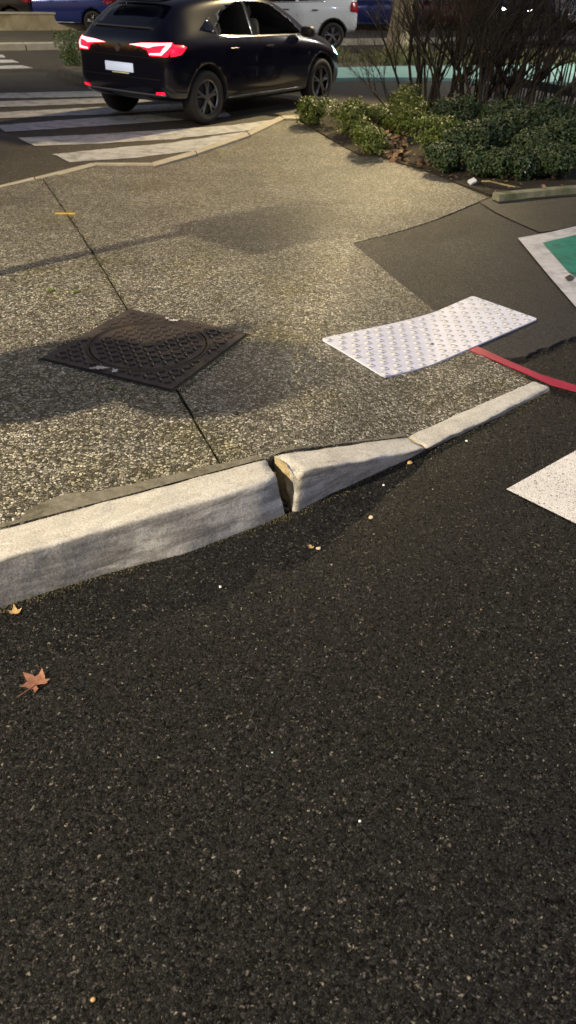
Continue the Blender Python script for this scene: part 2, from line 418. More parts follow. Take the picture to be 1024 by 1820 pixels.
# mortar fillet behind the kerb
ml = [P2(0, 940, .19), P2(240, 877, .19), P2(470, 816, .19), P2(455, 810), P2(300, 846), P2(180, 872), P2(110, 880), P2(60, 900), P2(35, 925), P2(0, 932)]
ml2 = []
for i, p in enumerate(densify(ml, .03)):
    q = Vector(p)
    if i > 38: q += Vector((0, noise.noise(Vector((q.x*14, q.y*14, 0)))*.018))
    ml2.append(tuple(q))
tag(sheet('mortar', ml2, zf, M['mortar'], side, step=.04, dz=.004), 'brown mortar fillet')
m3 = [P2(488, 809, .19), P2(722, 776), P2(714, 771), P2(640, 783), P2(560, 794), P2(486, 801)]
sheet('mortar', m3, zf, M['mortar'], side, step=.06, dz=.004)

# smooth asphalt of the cycle path, with ragged lip over the road
rag = [P2(x, y) for x, y in [(770, 549), (776, 560), (800, 585), (815, 605), (845, 622), (870, 634), (905, 635), (935, 632), (950, 622), (975, 615), (1000, 604), (1024, 596), (1100, 575)]]
pr = []
for i in range(len(rag)-1):
    a, b = Vector(rag[i]), Vector(rag[i+1])
    for k in range(5):
        q = a.lerp(b, k/5)
        if i > 2: q += Vector((rnd.uniform(-.008, .008), rnd.uniform(-.008, .008)))
        pr.append(tuple(q))
pr.append(rag[-1])
bedk = [P2(872, 352), P2(1030, 340), P2(1200, 330)]
path = [*pr, (7.5, 5.6), (30, 5.2), (30, 9.0), bedk[2], bedk[1], bedk[0], P2(625, 432), P2(692, 487)]
def zp(x, y): return max(.03, zf(x, y))
S(sheet('cycle_path', path, zp, M['patch'], step=.3, dz=-.004, skirt=.03))
dk = [P2(872, 352), P2(1030, 341), P2(1100, 337), P2(1100, 396), P2(1024, 404), P2(960, 414), P2(925, 399), P2(880, 378), P2(852, 360)]
S(sheet('cycle_path_patch', dk, zp, M['patch_b'], step=.2, dz=.006))
# green lane box with white border
bo = [P2(920, 425), P2(975, 415), P2(1024, 404), P2(1200, 376), P2(1200, 700), P2(1060, 585), P2(1024, 549), P2(975, 492)]
S(sheet('lane_border_marking', bo, zp, M['border_white'], step=.15, dz=.010))
gi = [P2(964, 434), P2(1024, 420), P2(1200, 392), P2(1200, 590), P2(1060, 524), P2(1024, 497), P2(1010, 487)]
S(sheet('green_lane_marking', gi, zp, M['green_paint'], step=.15, dz=.014))
wear = [P2(1003, 497), P2(1012, 492), P2(1020, 496), P2(1016, 502), P2(1008, 503)]
S(sheet('worn_spot', wear, zp, M['patch_b'], step=.1, dz=.018))
# white road marking lower right
S(sheet('white_road_marking', [P2(900, 869, .01), P2(1024, 800, .01), P2(1150, 730, .01), P2(1300, 1070, .01), P2(1150, 995, .01), P2(1024, 930, .01)], .009, M['grainy_white'], step=.3))

# red line from the plates to the road
rl = []
top = [(832, 616), (850, 617), (900, 640), (935, 655), (960, 666), (1024, 686), (1080, 703)]
bot = [(1080, 714), (1024, 697), (980, 685), (945, 669), (900, 650), (860, 633), (836, 624)]
tag(sheet('red_strip', [P2(*p) for p in top]+[P2(*p) for p in bot], lambda x, y: max(.03, zf(x, y)), M['red_line'], step=.03, dz=.004, skirt=.004),
    'thin red plastic strip running from the white plates to the road', 'strip')

# ------------------------------------------------------------------ near kerb
kerb = S(sheet('kerb', [tuple(ext+Vector((.05, -.03))), (lb[0][0], lb[0][1]-.02), lb[1], lb[2], lb[3], lb[4], (K4.x-.06, K4.y), (K3.x-.06, K3.y+.04), (K2.x-.02, K2.y+.06), (K1.x, K1.y+.06), (ext.x+.05, ext.y-.2)], .008, M['joint'], step=.4))
def stone(rings, sub, name='kerb_stone', seed=0, amp=.004, chip=None):
    """rings: list of (t, back-top, front-top, front-bottom) Vectors; profile rounded at the arris"""
    prof = []
    def sec(bt, ft, fb):
        d1 = (ft-bt); d2 = (fb-ft); r = min(.013, d1.length*.3, max(.002, d2.length*.35))
        a = ft-d1.normalized()*r; b = ft+(d2.normalized()*r if d2.length > 1e-4 else Vector((0, 0, 0)))
        mid = (a+b)*.25+ft*.5
        bb = Vector((bt.x, bt.y, -.02)); fbb = Vector((fb.x, fb.y, -.02))
        e = bt+d1.normalized()*.006+Vector((0, 0, 0)); bl = bt-Vector((0, 0, .006))
        out = [bb, bl, e]
        for k in range(1, 7): out.append(e.lerp(a, k/7))
        out += [a, mid, b]
        for k in range(1, 8): out.append(b.lerp(fb, k/7))
        out.append(fbb)
        return out
    secs = []
    for i in range(len(rings)-1):
        A, B = rings[i], rings[i+1]; n = max(1, int((B[1]-A[1]).length/sub))
        for k in range(n + (1 if i == len(rings)-2 else 0)):
            t = k/n; secs.append(sec(*[A[j].lerp(B[j], t) for j in range(3)]))
    # small wobble of the surface
    vs = []
    for s in secs:
        for j, p in enumerate(s):
            nn = noise.noise_vector(p*9+Vector((seed, 0, 0)))*amp + noise.noise_vector(p*34+Vector((seed, 5, 0)))*amp*.45
            if j in (9, 10, 11): nn = nn*1.9+noise.noise_vector(p*17+Vector((seed, 9, 0)))*.004
            if j in (0, 1, len(s)-1): nn *= .1
            vs.append(p+nn)
    k = len(secs[0]); fs = []
    for i in range(len(secs)-1):
        for j in range(k-1):
            a = i*k+j; fs.append((a, a+k, a+k+1, a+1))
    nf = len(fs)
    for end in (0, 1):
        idx = list(range(k)) if end == 0 else list(range((len(secs)-1)*k, len(secs)*k))[::-1]
        c_ = sum((vs[i] for i in idx), Vector())/k; ax = (secs[1][9]-secs[0][9]).normalized()*(-1 if end == 0 else 1); prev = idx
        for f_ in (.86, .66, .42, .2):
            cur = []
            for i in idx:
                p = c_.lerp(vs[i], f_); p = p+ax*(noise.noise(p*38+Vector((seed, 0, 3)))*.016+.004); cur.append(len(vs)); vs.append(p)
            for q in range(k): fs.append((prev[q], prev[(q+1) % k], cur[(q+1) % k], cur[q]))
            prev = cur
        fs.append(tuple(prev))
    o = obj(name, vs, fs, None, kerb, True, [M['kerb'], M['broken']], [0]*nf+[1]*(len(fs)-nf))
    return o
def ring(bt, zt, ft, ztf, fb): return (G(*bt, zt), G(*ft, ztf), G(*fb, 0.))
tL = ring((0, 940), .19, (0, 994), .187, (0, 1082))
off = Vector((kd.x, kd.y, 0))
sh = lambda r, d: tuple(p+off*d for p in r)
st = stone([sh(tL, .42), tL, ring((150, 901), .19, (170, 943), .187, (200, 1018)), ring((300, 861), .19, (325, 899), .187, (330, 985)),
            ring((430, 826), .19, (455, 860), .187, (468, 933)), ring((470, 815), .19, (489, 845), .186, (506, 916))], .03, seed=1)
tag(st, 'long stained kerb stone left of the gap')
for k in range(5):
    tag(stone([sh(tL, .43+1.0*k+.99), sh(tL, .43+1.0*k)], .08, seed=3+k), None)
mids = [ring((487, 809), .19, (514, 826), .182, (521, 911)), ring((491, 808), .19, (525, 842), .160, (523, 911)), ring((494, 808), .19, (531, 850), .150, (526, 911)), ring((498, 807), .19, (541, 834), .184, (530, 910)),
        ring((560, 799), .163, (600, 826), .158, (590, 878)), ring((640, 787), .11, (680, 812), .103, (675, 840)), ring((721, 776), .045, (755, 797), .038, (757, 801))]
tag(stone(mids, .025, seed=9), 'dropped kerb stone with a broken corner')
tag(stone([ring((724, 775), .044, (758, 795), .036, (761, 800)), ring((830, 728), .036, (866, 745), .03, (872, 749)), ring((936, 682), .034, (966, 692), .026, (972, 698)), ring((946, 677), .03, (974, 688), .022, (978, 695))], .03, seed=12), 'low flush kerb stone')
# dirt lodged in the gap
bm = bmesh.new()
for k in range(14):
    p = G(rnd.uniform(498, 514), rnd.uniform(880, 912), .02)
    r = bmesh.ops.create_icosphere(bm, subdivisions=1, radius=rnd.uniform(.006, .013)); bmesh.ops.translate(bm, vec=p+Vector((0, .02, -.005)), verts=r['verts'])
tag(bobj('gap_rubble', bm, M['joint'], kerb), kind='stuff')

# far kerb of the crossing
def strip_poly(top, bot): return [P2(*p) for p in top]+[P2(*p) for p in bot[::-1]]
fk = S(sheet('far_kerb', strip_poly([(-60, 343), (165, 289), (270, 290), (400, 249), (498, 206), (560, 204)], [(-60, 352), (165, 296), (270, 296), (400, 256), (502, 213), (560, 212)]), .02, M['joint'], step=.5))
segs = [((-62, 345), (60, 315), (62, 323), (-62, 353)), ((62, 315), (163, 290), (172, 294), (66, 322)), ((270, 289), (345, 268), (350, 274), (274, 296)), ((347, 267), (438, 235), (444, 241), (352, 273)), ((440, 234), (497, 207), (506, 211), (446, 240)),
        ((499, 206), (530, 204), (532, 211), (507, 211))]
for s_ in segs:
    sheet('kerb_stone', [P2(p[0], p[1], .055) for p in s_], .058, M['concrete_far'], fk, step=.3, skirt=.06)
sheet('kerb_stone', [P2(p[0], p[1], .05) for p in ((166, 290), (268, 290), (272, 293), (173, 293))], .056, M['concrete_far'], fk, step=.3, skirt=.06)
o1 = Vector(P2(-62, 345, .055)); o2 = Vector(P2(-62, 353, .055))
for k in range(5):
    a = o1+fdir*(.01+k*1.9); b = o1+fdir*(1.9+k*1.9); c = o2+fdir*(1.9+k*1.9); d = o2+fdir*(.01+k*1.9)
    sheet('kerb_stone', [tuple(a), tuple(b), tuple(c), tuple(d)], .058, M['concrete_far'], fk, step=.5, skirt=.06)

# ------------------------------------------------------------------ zebra crossing
zc = S(sheet('zebra_crossing', [P2(p[0], p[1], .0) for p in ((-10, 158), (165, 156), (560, 180), (480, 250), (300, 290), (120, 292))], .003, M['road'], step=1.5))
stripes = [[(-80, 167), (150, 162), (300, 158), (305, 168), (152, 172), (-80, 176)], [(-80, 182), (160, 175), (330, 170), (335, 179), (168, 184), (-80, 193)],
           [(-80, 203), (175, 190), (360, 182), (365, 192), (185, 203), (-80, 213)], [(-10, 223), (100, 214), (215, 206), (400, 195), (410, 207), (213, 221), (110, 228), (9, 234)],
           [(33, 245), (180, 238), (300, 230), (415, 222), (520, 208), (525, 222), (420, 234), (310, 247), (190, 254), (62, 259)],
           [(92, 274), (200, 263), (300, 254), (440, 233), (450, 250), (330, 270), (220, 282), (125, 288)]]
for s_ in stripes:
    P = [P2(p[0], p[1], .008) for p in s_]; Q = []
    for p in densify(P, .12):
        Q.append((p[0]+noise.noise(Vector((p[0]*5, p[1]*5, 1)))*.03, p[1]+noise.noise(Vector((p[0]*5, p[1]*5, 9)))*.05))
    sheet('stripe', Q, .008, M['white_line'], zc, step=.4)
z2 = S(sheet('far_zebra_crossing', [P2(p[0], p[1], .0) for p in ((-80, 96), (60, 96), (75, 126), (-80, 128))], .003, M['road'], step=1.5))
for s_ in ([(-80, 98), (5, 97), (10, 102), (-80, 103)], [(-80, 107), (22, 106), (34, 111), (-80, 113)], [(-80, 118), (40, 116), (60, 121), (-80, 124)]):
    sheet('stripe', [P2(p[0], p[1], .008) for p in s_], .008, M['white_line'], z2, step=1.)

# ------------------------------------------------------------------ far side: pavement, wall, verge, teal strip
def far_pt(px, py, z=0): return Vector(P2(px, py, z))
a, b = far_pt(0, 90), far_pt(760, 78); dl = (b-a).normalized()
kA, kB = a-dl*24, b+dl*36
nrm = Vector((-dl.y, dl.x))
S(sheet('far_sidewalk', [tuple(kA+nrm*.3), tuple(kB+nrm*.3), tuple(kB+nrm*8), tuple(kA+nrm*8)], .12, M['pavement'], step=4))
fkk = S(sheet('far_pavement_kerb', [tuple(kA), tuple(kB), tuple(kB+nrm*.3), tuple(kA+nrm*.3)], .05, M['joint'], step=3))
L = (kB-kA).length; n = int(L/1.9); me0 = None
for k in range(n):
    p = kA+dl*(k*1.9)
    if me0 is None:
        bm = bmesh.new(); box(bm, Vector((.94, .16, .065)), (1.87, .36, .19), bev=.015)
        o = bobj('kerb_block', bm, M['concrete_far'], fkk); me0 = o.data
    else: o = link(bpy.data.objects.new('kerb_block', me0), fkk)
    o.location = (p.x, p.y, 0); o.rotation_euler = (0, 0, math.atan2(dl.y, dl.x))
# low wall, in lengths
wa, wb = far_pt(-90, 62), far_pt(1300, 52)
wd_ = (wb-wa).normalized(); wrot = math.atan2(wd_.y, wd_.x)
def wall_piece(p, q, label):
    c = (p+q)/2; ln = (q-p).length; w_ = empty('low_wall', (c.x, c.y, .1), wrot); tag(w_, label, 'wall')
    bm = bmesh.new(); box(bm, Vector((0, 0, .22)), (ln, .28, .46), bev=.01); bobj('wall_body', bm, M['wall'], w_)
    bm = bmesh.new(); box(bm, Vector((0, 0, .485)), (ln+.01, .33, .06), bev=.012); bobj('coping', bm, M['concrete_far'], w_)
wall_piece(wa-wd_*10, far_pt(300, 60), 'low tan rendered wall behind the far pavement on the left')
wall_piece(far_pt(420, 60), wb+wd_*10, 'low tan wall behind the white car and the tree trunk')
# car park beyond the wall
S(sheet('car_park', [(-60, 30.5), (70, 30.5), (70, 70), (-60, 70)], .05, M['road'], step=8))

verge = [P2(p[0], p[1], .05) for p in ((560, 108), (600, 96), (760, 90), (1100, 84), (1400, 84), (1400, 118), (1100, 118), (760, 119), (620, 121), (575, 120))]
S(sheet('grass_verge', verge, .05, M['verge'], step=1.))
ts = [P2(p[0], p[1], .06) for p in ((572, 121), (640, 119), (760, 116), (1100, 113), (1400, 110), (1400, 150), (1100, 150), (760, 138), (640, 138), (572, 140))]
S(sheet('pale_green_lane', ts, .065, M['teal_strip'], step=1., skirt=.07))
bm = bmesh.new()
for i in range(5200):
    px = rnd.uniform(575, 1250); py = rnd.uniform(93, 119)
    if noise.noise(Vector((px*.02, py*.09, 3))) < -.12: continue
    p = G(px, py, .05); h = rnd.uniform(.04, .17)*(1.7 if 690 < px < 760 else 1); a_ = rnd.uniform(0, 6.28); l_ = rnd.uniform(.2, 1.2)
    d = Vector((math.cos(a_), math.sin(a_), 0)); s = Vector((-d.y, d.x, 0))*.012
    v = [bm.verts.new(q) for q in (p-s, p+s, p+d*h*l_*.5+Vector((0, 0, h*.8))+s*.5, p+d*h*l_+Vector((0, 0, h)))]
    bm.faces.new((v[0], v[1], v[2], v[3]))
tag(bobj('verge_grass', bm, M['grass']), 'dry tufted grass on the verge beyond the road', 'grass', kind='stuff')

# ------------------------------------------------------------------ chamber cover
mc = [G(218, 551), G(438, 597), G(318, 694), G(80, 637)]
cen = sum(mc, Vector())/4
# best square in the plane
side_l = sum((mc[(i+1) % 4]-mc[i]).length for i in range(4))/4
ex = ((mc[1]-mc[0])+(mc[2]-mc[3])); ex.z = 0; ex.normalize(); ey = Vector((-ex.y, ex.x, 0))
if ey.dot(mc[0]-mc[3]) < 0: ey = -ey
ang = math.atan2(ex.y, ex.x)
slope = mc[2].z-mc[0].z
man = empty('chamber_cover', (cen.x, cen.y, cen.z+.001), ang); tag(man, 'square cast iron chamber cover with round lid set in the gravelly pavement', 'manhole cover')
hs = side_l/2
bm = bmesh.new(); box(bm, Vector((0, 0, -.008)), (2*hs+.022, 2*hs+.022, .02)); bobj('seat_gap', bm, M['joint'], man)
# frame with round hole
RO = hs*.80
bm = bmesh.new(); n = 96; ot = []; it = []; ib = []; ob = []
for k in range(n):
    a_ = 2*math.pi*k/n; c, s = math.cos(a_), math.sin(a_); q = hs/max(abs(c), abs(s))
    ot.append(bm.verts.new((q*c, q*s, .008))); it.append(bm.verts.new((RO*c, RO*s, .008))); ib.append(bm.verts.new((RO*c, RO*s, -.004))); ob.append(bm.verts.new((q*c, q*s, -.01)))
for k in range(n):
    j = (k+1) % n
    bm.faces.new((it[k], ot[k], ot[j], it[j])); bm.faces.new((ib[k], it[k], it[j], ib[j])); bm.faces.new((ot[k], ob[k], ob[j], ot[j]))
bobj('cover_frame', bm, M['iron'], man)
lid = None
bm = bmesh.new(); cyl(bm, Vector((0, 0, .001)), RO-.008, RO-.009, .013, 96); lid = bobj('lid', bm, M['iron'], man)
bm = bmesh.new()
for r0, r1 in ((RO-.016, RO-.009), (RO+.004, RO+.012)):
    for k in range(96):
        a1, a2 = 2*math.pi*k/96, 2*math.pi*(k+1)/96
        vv = [bm.verts.new((r*math.cos(a_), r*math.sin(a_), .011 if r0 < RO-.01 else .012)) for r, a_ in ((r0, a1), (r1, a1), (r1, a2), (r0, a2))]
        bm.faces.new(vv)
bobj('rim_ridge', bm, M['iron_raised'], man)
bm = bmesh.new(); cyl(bm, Vector((0, 0, .009)), .022, .022, .006, 20); kh = bobj('key_hole', bm, M['joint'], lid)
bm = bmesh.new()
for k in range(20):
    a1, a2 = 2*math.pi*k/20, 2*math.pi*(k+1)/20
    bm.faces.new([bm.verts.new((r*math.cos(a_), r*math.sin(a_), .0135)) for r, a_ in ((.020, a1), (.029, a1), (.029, a2), (.020, a2))])
bobj('key_ring', bm, M['iron_raised'], lid)
pitch = 2*hs/17.5; bmesh_bar = None
for ly in range(18):
    for lx in range(18):
        x = (lx-8.5)*pitch; y = (ly-8.5)*pitch; rr = math.hypot(x, y)
        inner = rr < RO-.03; 
        if not inner and rr < RO+.025: continue
        if inner and rr < .045: continue
        if max(abs(x), abs(y)) > hs-.012: continue
        if bmesh_bar is None:
            bm = bmesh.new(); box(bm, Vector((0, 0, .0035)), (.036, .014, .008), bev=.003)
            o = bobj('tread_bar', bm, M['iron_raised'], lid if inner else man); bmesh_bar = o.data
        else: o = link(bpy.data.objects.new('tread_bar', bmesh_bar), lid if inner else man)
        o.location = (x, y, .007); o.rotation_euler = (0, 0, R(45 if (lx+ly) % 2 else -45)+rnd.uniform(-.05, .05))
# splashes of white paint on the cover edge
for (px, py, w_, h_) in ((310, 574, 26, 6), (178, 659, 42, 8), (204, 664, 16, 9), (298, 570, 12, 5)):
    c = G(px, py); P = []
    for k in range(22):
        a_ = 2*math.pi*k/22; f_ = rnd.uniform(.35, 1.)
        q = G(px+math.cos(a_)*w_*.5*f_, py+math.sin(a_)*h_*.5*f_); P.append(((q.x-cen.x), (q.y-cen.y)))
    ca, sa = math.cos(-ang), math.sin(-ang)
    P = [(x*ca-y*sa, x*sa+y*ca) for x, y in P]
    sheet('paint_splash', P, .0165, M['paint_splash'], man, step=.03)

# ------------------------------------------------------------------ tactile plates
tp = empty('tactile_plates', tuple(G(760, 600))); tag(tp, 'two white studded tactile plates laid end to end on the pavement', 'tactile paving')
o0 = tp.location
c00, c10, c11, c01 = [Vector(P2(*p)) for p in ((570, 604), (840, 528), (956, 569), (683, 672))]
def bil(u, v): return (c00.lerp(c10, u)).lerp(c01.lerp(c11, u), v)
def zplate(x, y): return max(.032, zf(x, y))
def rounded(u0, u1, rnd_l, rnd_r):
    P = []; e = .018; ev = .045
    def arc(cu, cv, su, sv, a0):
        return [(cu+su*e*math.cos(a), cv+sv*ev*math.sin(a)) for a in a0]
    q = [math.pi/2*i/4 for i in range(5)]
    P += [(u0+e-e*math.cos(a), ev-ev*math.sin(a)) for a in q] if rnd_l else [(u0, 0)]
    P += [(u1-e+e*math.sin(a), ev-ev*math.cos(a)) for a in q] if rnd_r else [(u1, 0)]
    P += [(u1-e+e*math.cos(a), 1-ev+ev*math.sin(a)) for a in q] if rnd_r else [(u1, 1)]
    P += [(u0+e-e*math.sin(a), 1-ev+ev*math.cos(a)) for a in q] if rnd_l else [(u0, 1)]
    return [tuple(bil(u, v)) for u, v in P]
for u0, u1, a_, b_ in ((0, .4965, True, False), (.5035, 1, False, True)):
    P = [(p[0]-o0.x, p[1]-o0.y) for p in rounded(u0, u1, a_, b_)]
    sheet('plate', P, lambda x, y: zplate(x+o0.x, y+o0.y)-o0.z, M['plate'], tp, step=.05, dz=.008, skirt=.010)
stm = None; nr, ncol = 9, 14
for i in range(nr):
    for j in range(ncol):
        u = (j+.5+(.25 if i % 2 else -.25))/ncol; v = (i+.5)/nr
        if abs(u-.5) < .012 or u > .985 or u < .015: continue
        p = bil(u, v)
        if stm is None:
            bm = bmesh.new(); r_ = bmesh.ops.create_uvsphere(bm, u_segments=12, v_segments=6, radius=.0185)
            bmesh.ops.delete(bm, geom=[v_ for v_ in bm.verts if v_.co.z < -.001], context='VERTS')
            bmesh.ops.scale(bm, vec=(1, 1, .46), verts=bm.verts); nf_ = len(bm.faces)
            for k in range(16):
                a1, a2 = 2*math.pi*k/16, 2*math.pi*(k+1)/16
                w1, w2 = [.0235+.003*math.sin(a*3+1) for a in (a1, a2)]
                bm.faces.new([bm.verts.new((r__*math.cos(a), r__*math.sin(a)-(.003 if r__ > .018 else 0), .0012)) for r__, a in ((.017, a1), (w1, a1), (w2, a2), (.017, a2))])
            o = bobj('stud', bm, M['stud'], tp, True); stm = o.data; stm.materials.append(M['stud_grime_shade'])
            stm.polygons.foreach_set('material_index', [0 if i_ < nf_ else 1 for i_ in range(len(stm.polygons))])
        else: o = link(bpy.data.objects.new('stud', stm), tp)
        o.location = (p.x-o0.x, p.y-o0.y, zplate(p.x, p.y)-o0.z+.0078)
q = G(768, 614); bm = bmesh.new(); cyl(bm, Vector((0, 0, 0)), .011, .009, .004, 9)
o = bobj('gum_spot', bm, M['trim'], tp); o.location = q-o0+Vector((0, 0, .012))

# ------------------------------------------------------------------ leaves, pebbles and litter on the ground
def maple(name, px, py, size, rot, mt, label, z=None, curl=.35, stem=True):
    lobes = 5; P = []
    for k in range(lobes):
        a_ = R(-30)+k*R(60); ln = (.62, .85, 1., .85, .62)[k]
        P.append((math.cos(a_-.5)*.50, math.sin(a_-.5)*.50))
        P.append((math.cos(a_-.33)*ln*.66, math.sin(a_-.33)*ln*.66)); P.append((math.cos(a_-.2)*ln*.74, math.sin(a_-.2)*ln*.74))
        P.append((math.cos(a_)*ln, math.sin(a_)*ln))
        P.append((math.cos(a_+.2)*ln*.72, math.sin(a_+.2)*ln*.72)); P.append((math.cos(a_+.33)*ln*.64, math.sin(a_+.33)*ln*.64))
    P.append((-.12, .12)); P.append((-.2, 0)); P.append((-.1, -.1))
    V, F, B = tri([(x*size, y*size) for x, y in P], size*.16)
    base = G(px, py, z)
    vs = []
    for v in V:
        zz = curl*(v.length**2)/size + noise.noise(Vector((v.x*30+px, v.y*30, 0)))*size*.28+.012*size
        vs.append((v.x, v.y, max(.002, zz)))
    root = empty(name, tuple(base+Vector((0, 0, .003))), rot); tag(root, label, 'leaf')
    obj('blade', vs, F, mt, root, True)
    if stem:
        bm = bmesh.new(); tube(bm, [Vector((-.15*size, 0, .004)), Vector((-.7*size, .06*size, .006)), Vector((-1.2*size, .2*size, .002))], [.0018, .0014, .001], 5); bobj('leaf_stem', bm, mt, root)
    return root
maple('fallen_leaf', 68, 1216, .064, R(60), M['maple'], 'reddish brown maple leaf on the black asphalt at lower left', .006, .25)
maple('fallen_leaf', 27, 1091, .034, R(20), M['tan_leaf'], 'small tan leaf lying against the kerb at the left edge', .006, .5, False)
maple('fallen_leaf', 553, 973, .022, R(150), M['tan_leaf'], 'tiny orange leaf fragment on the asphalt below the kerb gap', .006, .5, False)
def pebble(px, py, r, mt, label, z=.005, sq=.6):
    bm = bmesh.new(); bmesh.ops.create_icosphere(bm, subdivisions=2, radius=r)
    for v in bm.verts: v.co += noise.noise_vector(v.co*60+Vector((px, 0, 0)))*r*.35; v.co.z *= sq
    o = bobj('pebble', bm, mt, None, True); o.location = G(px, py, z)+Vector((0, 0, r*sq*.7)); tag(o, label, 'pebble'); return o
M['ochre'] = mat('ochre_stone', (.50, .33, .14), .7); M['cream'] = mat('cream_stone', (.62, .50, .36), .7); M['whitep'] = mat('white_stone', (.75, .74, .70), .6)
pebble(728, 824, .0135, M['ochre'], 'ochre pebble lying beside the tapered end of the kerb stone')
pebble(659, 921, .011, M['cream'], 'cream pebble on the asphalt right of the kerb gap')
pebble(566, 975, .010, M['cream'], 'pale flat chip touching the tiny orange leaf fragment', sq=.3)
pebble(829, 785, .008, M['whitep'], 'white chip on the asphalt below the flush kerb stone')
pebble(682, 863, .006, M['whitep'], 'tiny white chip between ochre and cream pebbles')
pebble(392, 1044, .006, M['whitep'], 'tiny white chip on the asphalt near the long kerb stone')
pebble(640, 1460, .0042, M['whitep'], 'tiny pale chip in the middle of the lower asphalt')
pebble(166, 1777, .0055, M['ochre'], 'small ochre chip near the bottom left of the asphalt')
pebble(484, 1338, .003, M['teal_strip'], 'tiny teal chip on the asphalt')
pebble(421, 736, .012, M['trim'], 'dark stone chip on the pavement right of the joint', None)
# loose grit, uncountable
bm = bmesh.new()
for i in range(420):
    px = rnd.uniform(0, 1024); py = 930+(rnd.random()**1.0)*880
    if py < 1090-px*.33+20 or (px > 860 and py < 960): continue
    p = G(px, py, .006); r_ = rnd.uniform(.0008, .0024)*(1.3 if py < 1250 else 1)
    crumb(bm, p+Vector((0, 0, r_*.5)), r_)
M['pale_grit'] = mat('pale_grit', (.26, .23, .18), .7)
tag(bobj('loose_grit', bm, M['pale_grit']), 'fine pale grit strewn over the black asphalt', 'grit', kind='stuff')
# grit and dirt along the foot of the kerb
bm = bmesh.new()
for i in range(1500):
    t = rnd.random(); q = (K1+off*.3).lerp(K2, t) if rnd.random() < .62 else K2.lerp(K4, t)
    q = q+Vector((.5, -.86, 0))*abs(rnd.gauss(0, .022))+Vector((0, 0, .006)); r_ = rnd.uniform(.0015, .0042)
    crumb(bm, q, r_)
M['grit'] = mottled('kerb_grit', (.04, .035, .018), (.16, .14, .07), 300, .9, .2)
tag(bobj('gutter_grit', bm, M['grit']), 'dark mossy grit along the foot of the kerb', 'grit', kind='stuff')
# moss and dirt crumbs along the joint and round the cover
M['moss'] = mottled('joint_moss', (.03, .03, .012), (.085, .08, .04), 200, .95, .2)
bm = bmesh.new()
mcw = [G(218, 551), G(438, 597), G(318, 694), G(80, 637)]
lines = [(jt, jb, 1500, .018)]+[(Vector(mcw[i].xy), Vector(mcw[(i+1) % 4].xy), 260, .010) for i in range(4)]
for a_, b_, n_, sd_ in lines:
    nn_ = Vector((-(b_-a_).y, (b_-a_).x)).normalized()
    for i in range(n_):
        t = rnd.random(); t = t if a_ != jt else t**.6
        q = a_.lerp(b_, t)+nn_*rnd.gauss(0, sd_)
        if a_ == jt and inpoly(q.x, q.y, [tuple(v.xy) for v in mcw]): continue
        if a_ != jt: q = q+(q-Vector(((mcw[0]+mcw[2])/2).xy)).normalized()*.018
        r_ = rnd.uniform(.0015, .0042); crumb(bm, Vector((q.x, q.y, zf(q.x, q.y)+.001)), r_)
tag(bobj('joint_moss', bm, M['moss']), 'dark mossy crumbs along the pavement joint and the cover edge', 'moss', kind='stuff')
# trodden chewing gum
M['gum'] = mat('grey_gum', (.10, .10, .095), .8)
for i, (px, py, r_) in enumerate(((150, 520, .016), (466, 470, .014), (300, 780, .013), (560, 520, .015), (610, 720, .012), (360, 330, .02))):
    bm = bmesh.new(); ring_ = []
    for k in range(14):
        a_ = 2*math.pi*k/14; f_ = r_*rnd.uniform(.75, 1.1); ring_.append(bm.verts.new((math.cos(a_)*f_, math.sin(a_)*f_, 0)))
    c_ = bm.verts.new((0, 0, .0025))
    for k in range(14): bm.faces.new((c_, ring_[k], ring_[(k+1) % 14]))
    o = bobj('gum_spot', bm, M['gum'], side, True); o.location = G(px, py)+Vector((0, 0, .002))
# yellow survey mark
bm = bmesh.new(); box(bm, Vector((0, 0, .003)), (.17, .035, .004), Matrix.Rotation(.05, 3, 'Z'), .001)
o = bobj('survey_mark', bm, M['yellow_mark']); o.location = G(116, 380); tag(o, 'small yellow dash painted across the pavement joint', 'marking')
# small weeds in the joint beside the cover
def weed(px, py, r, label):
    root = empty('weed', tuple(G(px, py))); tag(root, label, 'weed')
    bm = bmesh.new()
    for k in range(16):
        a_ = rnd.uniform(0, 6.28); d = Vector((math.cos(a_), math.sin(a_), 0)); s = Vector((-d.y, d.x, 0))*r*.18
        b0 = d*r*.1; v = [bm.verts.new(x) for x in (b0, b0+d*r*.5+s+Vector((0, 0, r*.35)), b0+d*r+Vector((0, 0, r*.3)), b0+d*r*.5-s+Vector((0, 0, r*.35)))]
        bm.faces.new(v)
    bobj('rosette', bm, M['leaf_green'], root)
weed(88, 518, .03, 'small green weed on the pavement left of the joint'); weed(133, 520, .03, 'small green weed close to the joint above the cover')
weed(200, 690, .022, 'small green weed just below the iron cover')

